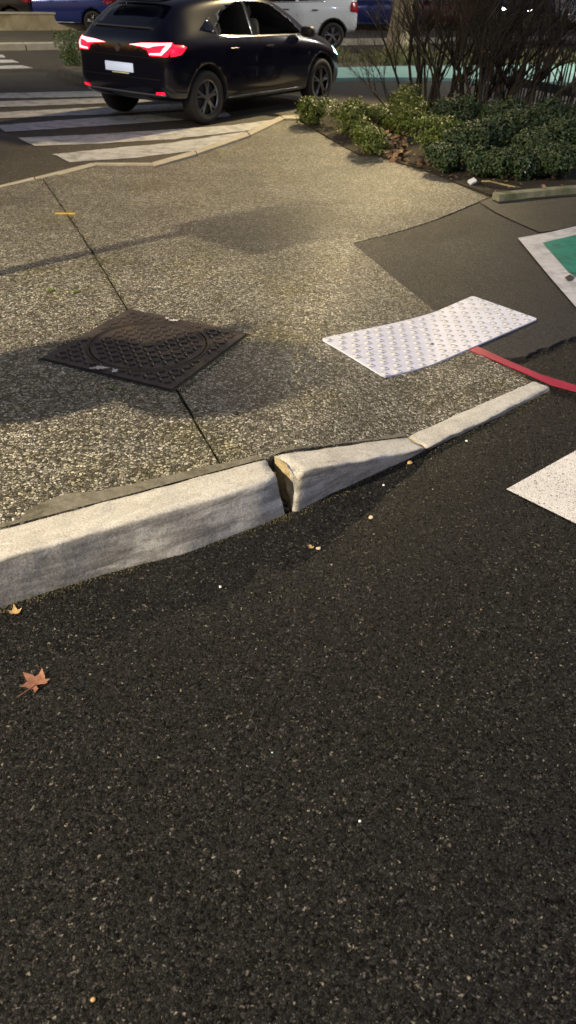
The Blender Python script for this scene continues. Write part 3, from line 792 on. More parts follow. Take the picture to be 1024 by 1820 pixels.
# ------------------------------------------------------------------ planting bed
bedp = [*bed_edge[::-1], P2(870, 350), P2(880, 351)]
bed = [P2(524, 210), P2(580, 244), P2(640, 278), P2(680, 281), P2(760, 306), P2(870, 350), P2(1030, 338), P2(1250, 325), P2(1250, 190), P2(1024, 190), P2(690, 188), P2(610, 196), P2(560, 205)]
def zb(x, y): return .045+.03*noise.noise(Vector((x*1.7, y*1.7, 0)))
S(sheet('planting_bed', bed, zb, M['soil'], step=.2, skirt=.05))
bk = S(sheet('bed_kerb', [P2(p[0], p[1], .05) for p in ((872, 348), (1250, 318), (1250, 334), (880, 354))], .04, M['joint'], step=.5))
M['mossy'] = mottled('mossy_kerb', (.16, .16, .11), (.27, .26, .19), 6, .85, .4, (.08, .10, .05), 4)
for a_, b_ in (((876, 342), (990, 331)), ((992, 331), (1110, 322)), ((1112, 322), (1240, 313))):
    A0, B0 = G(*a_, .1), G(*b_, .1); d = (B0-A0).normalized(); nn = Vector((d.y, -d.x, 0)); 
    P = [A0, B0, B0+nn*.11, A0+nn*.11]
    sheet('kerb_stone', [(p.x, p.y) for p in P][::-1], .10, M['mossy'], bk, step=.3, skirt=.1)
# rear kerb bits seen behind the shrubs
rk = S(sheet('rear_bed_kerb', [P2(p[0], p[1], .05) for p in ((610, 194), (700, 184), (1250, 184), (1250, 190), (700, 191), (614, 201))], .07, M['concrete_far'], step=.5, skirt=.06))

def leaf_quads(bm, p, n, ln, wd, rr):
    up = Vector((0, 0, 1)); t = n.cross(Vector((rr.uniform(-1, 1), rr.uniform(-1, 1), rr.uniform(-1, 1)))).normalized(); s = n.cross(t)
    tip = p+t*ln; m1 = p+t*ln*.5+s*wd*.5+n*ln*.06; m2 = p+t*ln*.5-s*wd*.5+n*ln*.06
    v = [bm.verts.new(x) for x in (p, m1, tip, m2)]
    bm.faces.new((v[0], v[1], v[2])); bm.faces.new((v[0], v[2], v[3]))
def shrub(px, py, r, h, mt, label, n=900, seed=0, leaf=.034, lumps=7):
    rr = random.Random(seed); base = G(px, py, .05); root = empty('shrub', tuple(base)); tag(root, label, 'shrub', 'low evergreen shrubs in the planting bed')
    bm = bmesh.new(); ctr = []
    for k in range(lumps):
        a_ = rr.uniform(0, 6.28); q = rr.uniform(.15, .62)*r
        ctr.append((Vector((math.cos(a_)*q, math.sin(a_)*q, h*rr.uniform(.3, .7))), r*rr.uniform(.34, .55), h*rr.uniform(.26, .42)))
    for i in range(n):
        c, cr_, ch = rr.choice(ctr)
        d = Vector((rr.gauss(0, 1), rr.gauss(0, 1), rr.gauss(0, 1)+.35)).normalized()
        f = rr.uniform(.55, 1.)**.5*rr.uniform(.85, 1.2); p = c+Vector((d.x*cr_*f, d.y*cr_*f, d.z*ch*f))
        if p.z < .01: p.z = rr.uniform(.01, .06)
        for k in range(4):
            nn = (d+Vector((rr.uniform(-.8, .8), rr.uniform(-.8, .8), rr.uniform(-.3, 1.)))).normalized()
            leaf_quads(bm, p+Vector((rr.uniform(-.012, .012), rr.uniform(-.012, .012), rr.uniform(-.012, .012))), nn, leaf*rr.uniform(.7, 1.25), leaf*.45, rr)
    tag(bobj('foliage', bm, mt, root), kind='stuff')
    bm = bmesh.new()
    for c, cr_, ch in ctr: tube(bm, [Vector((rr.uniform(-.03, .03), rr.uniform(-.03, .03), 0)), c*.5+Vector((0, 0, .02)), c], [.008, .006, .003], 5)
    bobj('stems', bm, M['twig'], root)
    return root
shr = [(565, 222, .33, .36, 'leaf_green', 'bright green shrub at the left tip of the bed, beside the car', 1000),
       (612, 240, .36, .45, 'leaf_green', 'tallest of the bright green shrubs at the left tip of the bed'),
       (648, 272, .28, .33, 'leaf_green', 'small round shrub spilling over the pavement edge'),
       (660, 215, .22, .22, 'leaf_green', 'thin low shrub behind the fallen leaves'),
       (715, 212, .36, .42, 'leaf_green', 'yellowish green shrub at the foot of the leftmost bare stems'),
       (735, 245, .30, .34, 'leaf_green', 'shrub right of the bare patch of fallen leaves'),
       (770, 275, .38, .40, 'leaf_green', 'bright green shrub in the middle of the bed front'),
       (800, 235, .40, .42, 'leaf_dark', 'dark shrub below the thickest bare stems'),
       (830, 290, .36, .38, 'leaf_dark', 'dark low shrub left of the twig and white litter'),
       (885, 285, .40, .42, 'leaf_dark', 'dark narrow-leaved shrub behind the front bed kerb'),
       (880, 240, .42, .42, 'leaf_dark', 'dark shrub among the right hand bare stems'),
       (945, 300, .38, .40, 'leaf_dark', 'dark shrub touching the mossy bed kerb'),
       (960, 255, .46, .50, 'leaf_dark', 'dark shrub in front of the picket fence'),
       (1015, 290, .42, .46, 'leaf_dark', 'dark shrub at the right edge above the mossy kerb'),
       (858, 312, .22, .26, 'leaf_dark', 'small dark shrub just above the dry twig'),
       (905, 318, .26, .28, 'leaf_dark', 'small dark shrub behind the left end of the mossy kerb'),
       (985, 318, .30, .30, 'leaf_dark', 'low dark shrub pressed against the mossy kerb near the right edge'),
       (795, 303, .24, .26, 'leaf_dark', 'small dark shrub at the pavement edge left of the paper scrap'),
       (920, 268, .36, .46, 'leaf_dark', 'tall dark shrub under the thick bare stems'),
       (690, 232, .22, .26, 'leaf_green', 'small yellowish shrub beside the upper fallen leaves'),
       (1070, 270, .45, .5, 'leaf_dark', 'dark shrub at the far right end of the bed')]
for i, s_ in enumerate(shr):
    shrub(s_[0], s_[1], s_[2]*1.1, s_[3]*1.12, M[s_[4]], s_[5], n=int(1150*s_[2]/.36), seed=20+i, leaf=.036 if s_[4] == 'leaf_green' else .048)
# fallen leaves on the soil
bm = bmesh.new()
bp = [Vector(p) for p in bed]
def scatter(pxr, pyr, n, sz):
    for i in range(n):
        p = G(rnd.uniform(*pxr), rnd.uniform(*pyr), .05)
        if not inpoly(p.x, p.y, bp): continue
        p.z = zb(p.x, p.y)+rnd.uniform(.004, .03)
        nn = Vector((rnd.uniform(-.7, .7), rnd.uniform(-.7, .7), 1)).normalized(); s = sz*rnd.uniform(.6, 1.2)
        leaf_quads(bm, p, nn, s, s*.8, rnd)
scatter((660, 725), (205, 300), 420, .10); scatter((700, 800), (280, 330), 120, .09); scatter((530, 1020), (215, 345), 330, .06)
tag(bobj('leaf_litter', bm, M['leaf_brown']), 'brown and tan fallen leaves lying between the low shrubs', 'fallen leaves', kind='stuff')
# litter and a dry twig
bm = bmesh.new(); box(bm, Vector((0, 0, .02)), (.085, .06, .03), Matrix.Rotation(.5, 3, 'X') @ Matrix.Rotation(.6, 3, 'Z'), .004)
o = bobj('paper_scrap', bm, M['paper']); o.location = G(839, 326, .05); tag(o, 'crumpled white paper scrap at the edge of the bed', 'litter')
bm = bmesh.new()
for k in range(7): 
    p = Vector((rnd.uniform(-.05, .05), rnd.uniform(-.08, .08), rnd.uniform(.04, .22))); leaf_quads(bm, p, Vector((rnd.uniform(-1, 1), -1, .6)).normalized(), .03, .02, rnd)
o = bobj('torn_wrapper', bm, M['paper']); o.location = G(930, 320, .05); tag(o, 'torn white wrapper caught in the shrub above the mossy kerb', 'litter')
bm = bmesh.new(); pts = [G(857, 322, .12), G(870, 322, .14), G(890, 327, .11), G(915, 332, .1), G(925, 333, .08)]
c0 = pts[0].copy(); tube(bm, [p-c0 for p in pts], [.010, .009, .008, .007, .005], 6)
M['dry_twig'] = mat('pale_dry_twig', (.30, .26, .13), .8)
o = bobj('dry_twig', bm, M['dry_twig']); o.location = c0; tag(o, 'pale curved dry twig lying beside the white paper scrap', 'twig')

# ------------------------------------------------------------------ bare shrubs
def grow(bm, p, d, ln, r, depth, rr, spread=.55, upb=.25):
    n = 5; pts = [p.copy()]; rads = [r]; q = p.copy(); dd = d.copy()
    for k in range(n):
        dd = (dd+Vector((rr.gauss(0, .13), rr.gauss(0, .13), rr.gauss(0, .08)+upb*.12))).normalized()
        q = q+dd*ln/n; pts.append(q.copy()); rads.append(r*(1-.45*(k+1)/n))
    tube(bm, pts, rads, 6 if r > .012 else (4 if r > .005 else 3))
    if depth <= 0: return
    nb = rr.choice((4, 5, 5, 6))
    for k in range(nb):
        i = rr.randint(2, n) if k else n
        a_ = rr.uniform(0, 6.28); ax = Vector((math.cos(a_), math.sin(a_), rr.uniform(-.2, .5)))
        nd = (dd+ax*rr.uniform(spread*.5, spread*1.3)).normalized()
        grow(bm, pts[i], nd, ln*rr.uniform(.5, .8), rads[i]*rr.uniform(.5, .75), depth-1, rr, spread, upb)
def bare_shrub(px, py, label, stems, seed, depth=3, r0=.032, ln=.75, lean=(0, 0)):
    rr = random.Random(seed); base = G(px, py, .05); root = empty('bare_shrub', tuple(base)); tag(root, label, 'bare shrub', 'leafless shrubs behind the low evergreens')
    for k in range(stems):
        bm = bmesh.new(); a_ = rr.uniform(0, 6.28); s = rr.uniform(.05, .5)
        d = Vector((math.cos(a_)*s*.9+lean[0], math.sin(a_)*s*.5+lean[1], 1)).normalized()
        grow(bm, Vector((math.cos(a_)*.12, math.sin(a_)*.10, -.02)), d, ln*rr.uniform(.7, 1.2), r0*rr.uniform(.45, 1.05), depth, rr, .72, .3)
        bobj('stem', bm, M['twig'], root)
bs = [(732, 192, 'leftmost bare shrub with two thick stems', 3, 1, .042, .9, (.06, 0)), (766, 196, 'slender bare shrub second from the left', 4, 2, .034, .85, (0, 0)),
      (800, 208, 'twiggy bare shrub in front of the pale green lane', 5, 3, .026, .8, (.05, 0)), (838, 200, 'dense bare shrub in the middle of the bed', 6, 4, .042, .9, (0, 0)),
      (862, 218, 'bare shrub with many upright shoots', 6, 5, .03, .9, (0, 0)), (905, 212, 'thick bare shrub below the car headlights', 5, 6, .044, .9, (.12, 0)),
      (940, 218, 'leaning bare shrub before the picket fence', 2, 7, .04, .95, (.28, 0)), (1000, 222, 'slim bare shrub at the right edge of the bed', 1, 8, .026, .9, (.1, 0))]
for b_ in bs: bare_shrub(b_[0], b_[1], b_[2], b_[3]+2, b_[4], 3, b_[5], b_[6]*1.45, b_[7])
# long low twigs reaching left over the road
root = empty('bare_shrub', tuple(G(700, 205, .05))); tag(root, 'low arching bare shrub whose twigs reach left over the road', 'bare shrub', 'leafless shrubs behind the low evergreens')
rr = random.Random(77)
for d in ((-.9, -.1, .55), (-.8, .2, .8), (-.55, -.2, 1.), (-.3, .1, 1.1)):
    bm = bmesh.new(); grow(bm, Vector((0, 0, 0)), Vector(d).normalized(), .75, .012, 3, rr, .6, .1); bobj('stem', bm, M['twig'], root)

# ------------------------------------------------------------------ picket fence
def picket_fence(A, B, n, h, label, rail=True):
    A = Vector(A); B = Vector(B); root = empty('picket_fence', (A.x, A.y, .05)); tag(root, label, 'fence'); me = None
    for k in range(n):
        p = A.lerp(B, k/(n-1))-A
        if me is None:
            bm = bmesh.new(); box(bm, Vector((0, 0, h/2)), (.034, .018, h), bev=.004); 
            for v in bm.verts:
                if v.co.z > h*.99: v.co.x *= .4
            o = bobj('picket', bm, M['picket'], root); me = o.data
        else: o = link(bpy.data.objects.new('picket', me), root)
        o.location = (p.x, p.y, 0); o.rotation_euler = (rnd.gauss(0, .02), rnd.gauss(.05, .05), math.atan2((B-A).y, (B-A).x)); o.scale = (1, 1, rnd.uniform(.94, 1.04))
    for z_ in (.25, .85):
        bm = bmesh.new(); pts = [(A.lerp(B, k/20)-A) for k in range(21)]
        tube(bm, [Vector((p.x, p.y-.012, z_*h+.01*math.sin(k*2))) for k, p in enumerate(pts)], [.003]*21, 4); bobj('wire', bm, M['wire'], root)
    if rail:
        bm = bmesh.new(); p = (B-A); a_ = math.atan2(p.y, p.x)
        box(bm, Vector((p.x/2, p.y/2+.03, .33)), (p.length, .05, .13), Matrix.Rotation(a_, 3, 'Z'), .006); bobj('rail', bm, M['picket'], root)
picket_fence(P2(855, 172, .05), P2(1200, 245, .05), 64, 1.05, 'grey chestnut picket fence along the far side of the bed')

# ------------------------------------------------------------------ street tree trunk
root = empty('plane_tree', tuple(G(703, 92, .05))); tag(root, 'pale plane tree trunk on the verge above the bare shrubs', 'tree')
bm = bmesh.new(); tube(bm, [Vector((0, 0, -.05)), Vector((.02, 0, .15)), Vector((.06, 0, .6)), Vector((.14, 0, 1.4)), Vector((.2, 0, 2.6)), Vector((.22, 0, 4.2))], [.40, .33, .29, .27, .24, .18], 20)
for v in bm.verts: v.co += noise.noise_vector(v.co*2.2)*.035
bobj('trunk', bm, M['trunk'], root, True)
rr = random.Random(5)
for k in range(7):
    bm = bmesh.new(); a_ = k*.9; grow(bm, Vector((.21, 0, 3.3+.12*k)), Vector((math.cos(a_), math.sin(a_), 1.1)).normalized(), 1.9, .085, 3, rr, .5, .4); bobj('limb', bm, M['trunk'], root)

# small island with a plant left of the car
isl = [P2(p[0], p[1], .1) for p in ((104, 122), (112, 117), (150, 114), (230, 112), (240, 140), (170, 142), (135, 133))]
S(sheet('traffic_island', isl, .10, M['verge'], step=.3, skirt=.1))
isk = [P2(p[0], p[1], .13) for p in ((104, 122), (135, 133), (170, 142), (172, 136), (138, 128), (112, 120))]
sheet('island_edge', isk, .13, M['picket'], bpy.data.objects['traffic_island'], step=.3, skirt=.13)
root = empty('roadside_plant', tuple(G(128, 116, .1))); tag(root, 'feathery green plant on the small island left of the dark car', 'plant')
for nm, sd, nn_ in (('foliage', 3, 900),):
    rr = random.Random(sd); bm = bmesh.new()
    for i in range(nn_):
        a_ = rr.uniform(0, 6.28); q = rr.random(); r_ = rr.uniform(.05, .36)*(.5+q*.6); p = Vector((math.cos(a_)*r_, math.sin(a_)*r_, q*.62))
        leaf_quads(bm, p, Vector((rr.uniform(-1, 1), rr.uniform(-1, 1), rr.uniform(0, 1))).normalized(), .09, .022, rr)
    M['plant_green'] = leafmat('fresh_green_leaf', (.06, .11, .02), (.20, .28, .07)); tag(bobj('foliage', bm, M['plant_green'], root), kind='stuff')

# ------------------------------------------------------------------ cars
def smooth_interp(xs, ys, x):
    return float(np.interp(x, xs, ys))
def build_car(name, loc, heading, paint, label, L=4.05, W=1.80, H=1.44, style='hatch', lights=None, detail=True, group=None, ride=0.):
    """x forward from the rear bumper (0) to the nose (L)"""
    root = empty(name, loc, heading); tag(root, label, 'car', group)
    hw = W/2; s = L/4.05; hz = H/1.44
    #      x     zbot  zbelt ztop  wmid  wroof
    if style == 'hatch':
        T = [(0.00, .42, .80, .90, .60, .42), (.03, .34, .88, .98, .78, .55), (.10, .29, .93, 1.06, .845, .60), (.24, .27, .965, 1.17, .875, .60), (.40, .26, .97, 1.28, .895, .59), (.54, .25, .97, 1.355, .90, .585),
             (.85, .22, .96, 1.40, .90, .595), (1.3, .19, .94, 1.432, .895, .61), (1.8, .18, .92, 1.44, .885, .62), (2.25, .18, .90, 1.41, .885, .61), (2.55, .18, .89, 1.33, .885, .60),
             (2.85, .18, .88, 1.18, .885, .64), (3.1, .19, .87, .99, .885, .70), (3.3, .2, .84, .935, .88, .70), (3.6, .2, .76, .89, .87, .66), (3.85, .21, .68, .80, .81, .58), (3.98, .24, .60, .70, .70, .48), (4.05, .32, .52, .58, .50, .36)]
    else:
        T = [(0.00, .48, .80, .98, .62, .45), (.03, .40, .90, 1.08, .78, .58), (.12, .36, .98, 1.22, .85, .64), (.30, .33, 1.0, 1.40, .88, .66), (.50, .32, 1.0, 1.43, .895, .67), (.95, .28, .99, 1.44, .90, .68), (1.4, .26, .97, 1.44, .895, .68),
             (1.9, .25, .95, 1.43, .89, .67), (2.35, .25, .93, 1.40, .885, .66), (2.65, .25, .92, 1.28, .885, .66), (2.9, .25, .91, 1.10, .885, .70), (3.1, .26, .90, 1.00, .885, .74), (3.5, .27, .86, .95, .87, .74), (3.85, .28, .76, .88, .83, .66), (3.98, .3, .66, .76, .74, .56), (4.05, .36, .56, .62, .58, .42)]
    vs = []; 
    for (x, zb_, ze, zt, wm, wr) in T:
        wm *= hw/.9; wr *= hw/.9; q = [(0, zb_), (wm*.55, zb_), (wm*.93, zb_+.015), (wm*.985, zb_+.12), (wm, (zb_+ze)*.5), (wm*.99, ze-.10), (wm*.955, ze), (wr+(wm-wr)*.28, ze+(zt-ze)*.62), (wr, ze+(zt-ze)*.93), (wr*.72, zt), (wr*.35, zt+.008), (0, zt+.01)]
        vs.append([(x*s, y, z*hz) for y, z in q])
    bm = bmesh.new(); rings = []
    for r in vs:
        left = [bm.verts.new(p) for p in r]; right = [bm.verts.new((p[0], -p[1], p[2])) for p in r[1:-1]]
        rings.append(left+right[::-1])
    n = len(rings[0])
    for a_, b_ in zip(rings, rings[1:]):
        for k in range(n): bm.faces.new((a_[k], a_[(k+1) % n], b_[(k+1) % n], b_[k]))
    bm.faces.new(rings[0]); bm.faces.new(rings[-1][::-1])
    bmesh.ops.recalc_face_normals(bm, faces=bm.faces)
    me = bpy.data.meshes.new('tmp'); bm.to_mesh(me); bm.free(); me.materials.append(paint); me.materials.append(M['interior'])
    tmp = bpy.data.objects.new('tmp', me); COL.objects.link(tmp)
    md = tmp.modifiers.new('s', 'SUBSURF'); md.levels = 2; md.render_levels = 2
    def bake(o):
        bpy.context.view_layer.update(); dg = bpy.context.evaluated_depsgraph_get()
        return bpy.data.meshes.new_from_object(o.evaluated_get(dg))
    solid = bake(tmp); tmp.modifiers.clear(); tmp.data = solid
    bv = BVHTree.FromPolygons([v.co.copy() for v in solid.vertices], [list(p.vertices) for p in solid.polygons])
    # wheel wells and cabin openings
    xr, xf, rw = .70*s, (.70+2.58)*s, .315*(1.08 if style != 'hatch' else 1.)
    cut = bmesh.new(); rx = Matrix.Rotation(R(90), 3, 'X')
    for xx in (xr, xf):
        for sg in (1, -1): cyl(cut, Vector((xx, sg*(hw-.02), rw+.015)), rw+.055, rw+.055, .44, 32, rx)
    if style == 'hatch':
        win = [[(1.00, 1.0), (1.02, 1.09), (1.22, 1.24), (1.42, 1.305), (1.66, 1.335), (1.66, .975)], [(1.73, .972), (1.73, 1.34), (2.1, 1.33), (2.35, 1.265), (2.66, 1.10), (2.86, .955)]]
        qw = [(.66, 1.06), (.76, 1.11), (.93, 1.20), (.945, 1.015)]
    else:
        win = [[(.95, 1.04), (1.0, 1.3), (1.15, 1.36), (1.66, 1.365), (1.66, 1.01)], [(1.74, 1.005), (1.74, 1.365), (2.15, 1.345), (2.4, 1.28), (2.8, .98)]]
        qw = [(.50, 1.08), (.55, 1.27), (.88, 1.32), (.86, 1.06)]
    win = [[(x*s, z*hz) for x, z in w_] for w_ in win]; qw = [(x*s, z*hz) for x, z in qw]
    for w_ in win:
        f = [cut.verts.new((x, hw+.3, z)) for x, z in w_]; b_ = [cut.verts.new((x, -hw-.3, z)) for x, z in w_]; m_ = len(w_)
        cut.faces.new(f); cut.faces.new(b_[::-1])
        for k in range(m_): cut.faces.new((f[k], b_[k], b_[(k+1) % m_], f[(k+1) % m_]))
    bmesh.ops.recalc_face_normals(cut, faces=cut.faces)
    mc_ = bpy.data.meshes.new('cut'); cut.to_mesh(mc_); cut.free(); mc_.materials.append(paint); mc_.materials.append(M['interior'])
    mc_.polygons.foreach_set('material_index', [1]*len(mc_.polygons))
    co = bpy.data.objects.new('cut', mc_); COL.objects.link(co)
    bo_ = tmp.modifiers.new('b', 'BOOLEAN'); bo_.object = co; bo_.operation = 'DIFFERENCE'; bo_.solver = 'EXACT'
    body = bake(tmp); bpy.data.objects.remove(tmp); bpy.data.objects.remove(co)
    body.polygons.foreach_set('use_smooth', [p.material_index == 0 for p in body.polygons])
    link(bpy.data.objects.new('body', body), root)
    # patch projected on the body: axis 'y+','y-' (side view), 'x-' (rear), 'x+' (nose)
    def patch(nm, poly, axis, mt, off_=.004, step=.05, parent=None, thick=.01):
        V, F, B = tri(poly, step); vv = []; ok = True
        for v in V:
            if axis[0] == 'y':
                sg = 1 if axis[1] == '+' else -1; o_ = Vector((v.x, sg*3, v.y)); d_ = Vector((0, -sg, 0))
            elif axis == 'x-': o_ = Vector((-3, v.x, v.y)); d_ = Vector((1, 0, 0))
            else: o_ = Vector((L+3, v.x, v.y)); d_ = Vector((-1, 0, 0))
            h_, nn_, i_, t_ = bv.ray_cast(o_, d_)
            if h_ is None: h_ = o_+d_*(3-hw*.6 if axis[0] == 'y' else 3.2)
            vv.append(h_-d_*off_)
        # orientation and rim
        k = len(vv); e = {}
        dd = d_
        fs = []
        for f in F:
            a_, b_, c_ = [vv[i] for i in f[:3]]
            fs.append(list(f) if (b_-a_).cross(c_-a_).dot(-dd) > 0 else list(f)[::-1])
        for f in fs:
            for i in range(len(f)):
                e[(f[i], f[(i+1) % len(f)])] = 1
        rim = [(a_, b_) for (a_, b_) in e if (b_, a_) not in e]
        vv = vv+[v+dd*thick for v in vv]
        for a_, b_ in rim: fs.append([a_, a_+k, b_+k, b_])
        return obj(nm, vv, fs, mt, parent or root, True)
    for ax in ('y+', 'y-'):
        for w_ in win:
            cx_ = sum(p[0] for p in w_)/len(w_); cz_ = sum(p[1] for p in w_)/len(w_)
            patch('side_window', [(cx_+(x-cx_)*1.0, cz_+(z-cz_)*1.0) for x, z in w_], ax, M['glass'], -.006, .12, thick=.004)
        patch('quarter_window', qw, ax, M['dark_glass'], .003, .08)
        # waist line trim
    if detail:
        for ax, sg in (('y+', 1), ('y-', -1)):
            wt = [(.98, .965), (1.7, .95), (2.87, .935), (2.87, .948), (1.7, .965), (.98, .98)] if style == 'hatch' else [(.9, 1.01), (1.7, .985), (2.8, .96), (2.8, .975), (1.7, 1.0), (.9, 1.025)]
            patch('window_trim', [(x*s, z*hz) for x, z in wt], ax, M['chrome'], .004, .15, thick=.005)
            patch('sill_trim', [(1.12*s, .27*hz), (2.82*s, .27*hz), (2.82*s, .292*hz), (1.12*s, .292*hz)], ax, M['rim'], .006, .2, thick=.005)
            for x0 in (1.22, 2.0):
                bm = bmesh.new(); box(bm, Vector((0, 0, 0)), (.17, .03, .028), bev=.01); o = bobj('door_handle', bm, paint if style == 'hatch' else M['trim'], root)
                h_, _, _, _ = bv.ray_cast(Vector((x0*s, sg*3, .84*hz)), Vector((0, -sg, 0))); o.location = h_+Vector((0, sg*.012, 0))
            for x0 in (1.695, 2.93):   # shut lines
                patch('door_gap', [(x0*s, .32*hz), (x0*s+.008, .32*hz), (x0*s+.008, .93*hz), (x0*s, .93*hz)], ax, M['interior'], .0015, .2, thick=.002)
            # arch trims on the tall car
            if style != 'hatch':
                for xx in (xr, xf):
                    P = [(xx+math.cos(a_)*(rw+.10), rw+.015+math.sin(a_)*(rw+.10)) for a_ in np.linspace(R(-8), R(188), 18)]+[(xx+math.cos(a_)*(rw+.052), rw+.015+math.sin(a_)*(rw+.052)) for a_ in np.linspace(R(188), R(-8), 18)]
                    patch('arch_trim', P, ax, M['trim'], .012, .1, thick=.02)
            # mirror
            bm = bmesh.new(); box(bm, Vector((0, 0, 0)), (.13, .20, .13), bev=.04); o = bobj('wing_mirror', bm, M['trim'] if style == 'hatch' else paint, root, True)
            o.location = (2.78*s, sg*(hw+.05), .985*hz)
        # rear glass, hatch lines
        g_ = [(-.54, 1.06), (.54, 1.06), (.47, 1.26), (.38, 1.295), (-.38, 1.295), (-.47, 1.26)]
        patch('rear_window', [(y, z*hz) for y, z in g_], 'x-', M['dark_glass'], .004, .1)
        g_ = [(-.60, 1.05), (.60, 1.05), (.52, 1.33), (-.52, 1.33)]
        patch('windscreen', [(y, z*hz) for y, z in g_], 'x+', M['dark_glass'], .004, .1)
        patch('bumper_trim', [(-.72, .36), (.72, .36), (.76, .385), (-.76, .385)], 'x-', M['rim'] if style == 'hatch' else M['trim'], .01, .1)
        patch('diffuser', [(-.60, .30), (.60, .30), (.66, .355), (-.66, .355)], 'x-', M['trim'], .005, .1)
        pl = patch('number_plate', [(-.25, .60), (.25, .60), (.25, .70), (-.25, .70)], 'x-', M['plate_glow'] if lights != 'off' else M['paper'], .012, .2)
        patch('plate_edge', [(-.17, .580), (.13, .580), (.13, .592), (-.17, .592)], 'x-', M['reflector'], .014, .2)
        bm = bmesh.new(); r_ = cyl(bm, Vector((0, 0, 0)), .045, .045, .012, 20, Matrix.Rotation(R(90), 3, 'Y')); o = bobj('badge', bm, M['chrome'], root)
        h_, _, _, _ = bv.ray_cast(Vector((-3, 0, .86*hz)), Vector((1, 0, 0))); o.location = h_+Vector((-.004, 0, 0))
        for gz in (.545, .775):
            patch('hatch_gap', [(-.70, gz), (.70, gz), (.70, gz+.007), (-.70, gz+.007)], 'x-', M['interior'], .002, .1, thick=.002)
        # spoiler
        bm = bmesh.new(); box(bm, Vector((.40*s, 0, (1.365 if style == 'hatch' else 1.415)*hz)), (.22, 1.0, .03), Matrix.Rotation(-.10, 3, 'Y'), .012); bobj('roof_spoiler', bm, paint, root, True)
    # tail lights
    zt = .93 if style == 'hatch' else .95
    for sg in (1, -1):
        if style == 'hatch':
            o = patch('tail_light', [(sg*y, z) for y, z in [(.24, .905), (.44, .925), (.80, .945), (.83, .90), (.80, .80), (.56, .80), (.52, .86), (.42, .885)]], 'x-', M['tail_glow'] if lights else M['red_lens'], .012, .05)
            patch('lamp_strip', [(sg*y, z) for y, z in [(.22, .905), (.44, .93), (.80, .945), (.805, .925), (.62, .905), (.55, .885), (.42, .895)]], 'x-', M['tail_core'] if lights else M['red_lens'], .018, .05, parent=o)
            patch('lamp_strip', [(sg*y, z) for y, z in [(.56, .812), (.74, .815), (.79, .87), (.81, .92), (.78, .93), (.73, .84), (.56, .826)]], 'x-', M['tail_core'] if lights else M['red_lens'], .018, .05, parent=o)
            w_ = patch('tail_light_side', [(x*s, z) for x, z in [(.10, .93), (.28, .915), (.34, .895), (.24, .82), (.10, .80)]], 'y+' if sg > 0 else 'y-', M['tail_glow'] if lights else M['red_lens'], .010, .05, parent=o)
        else:
            ax = 'y+' if sg > 0 else 'y-'
            o = patch('tail_light', [(sg*y, z*hz) for y, z in [(.58, .78), (.80, .78), (.80, 1.02), (.62, 1.02)]], 'x-', M['red_lens'], .012, .06)
            patch('tail_light_side', [(x*s, z*hz) for x, z in [(.06, .80), (.24, .82), (.26, .92), (.22, 1.02), (.06, 1.02)]], ax, M['red_lens'], .012, .05, parent=o)
        hl = patch('headlight', [(sg*y, z*hz) for y, z in [(.44, .60), (.74, .64), (.76, .72), (.48, .68)]], 'x+', M['head_glow'] if lights == 'front' else (M['side_glow'] if lights else M['chrome']), .012, .06)
        patch('headlight_side', [(x*s, z*hz) for x, z in [(3.66, .69), (3.92, .62), (3.93, .67), (3.72, .76)]], 'y+' if sg > 0 else 'y-', M['side_glow'] if lights == 'rear' else M['chrome'], .008, .06, parent=hl)
    # bumper side reflector, glowing in place of reflected light
    if lights == 'rear':
        for sg in (1, -1): patch('rear_reflector', [(sg*y, z) for y, z in [(.62, .385), (.74, .39), (.74, .415), (.62, .41)]], 'x-', M['tail_glow'], .014, .05)
    # cabin: seats and steering wheel
    if detail:
        for x0 in (1.25, 2.05):
            for sg in (1, -1):
                bm = bmesh.new(); box(bm, Vector((x0*s, sg*.37, .93*hz)), (.14, .44, .40), Matrix.Rotation(-.2, 3, 'Y'), .05); st_ = bobj('car_seat', bm, M['seat_cloth'], root, True)
                bm = bmesh.new(); box(bm, Vector((x0*s-.06, sg*.37, 1.20*hz)), (.09, .24, .15), Matrix.Rotation(-.2, 3, 'Y'), .04); bobj('head_rest', bm, M['seat_cloth'], st_, True)
        bm = bmesh.new(); pts = [Vector((2.48*s+.05*math.sin(a_), .37+.18*math.cos(a_), .95*hz+.17*math.sin(a_))) for a_ in np.linspace(0, 2*math.pi, 25)]
        tube(bm, pts, [.014]*25, 6); bobj('steering_wheel', bm, M['trim'], root)
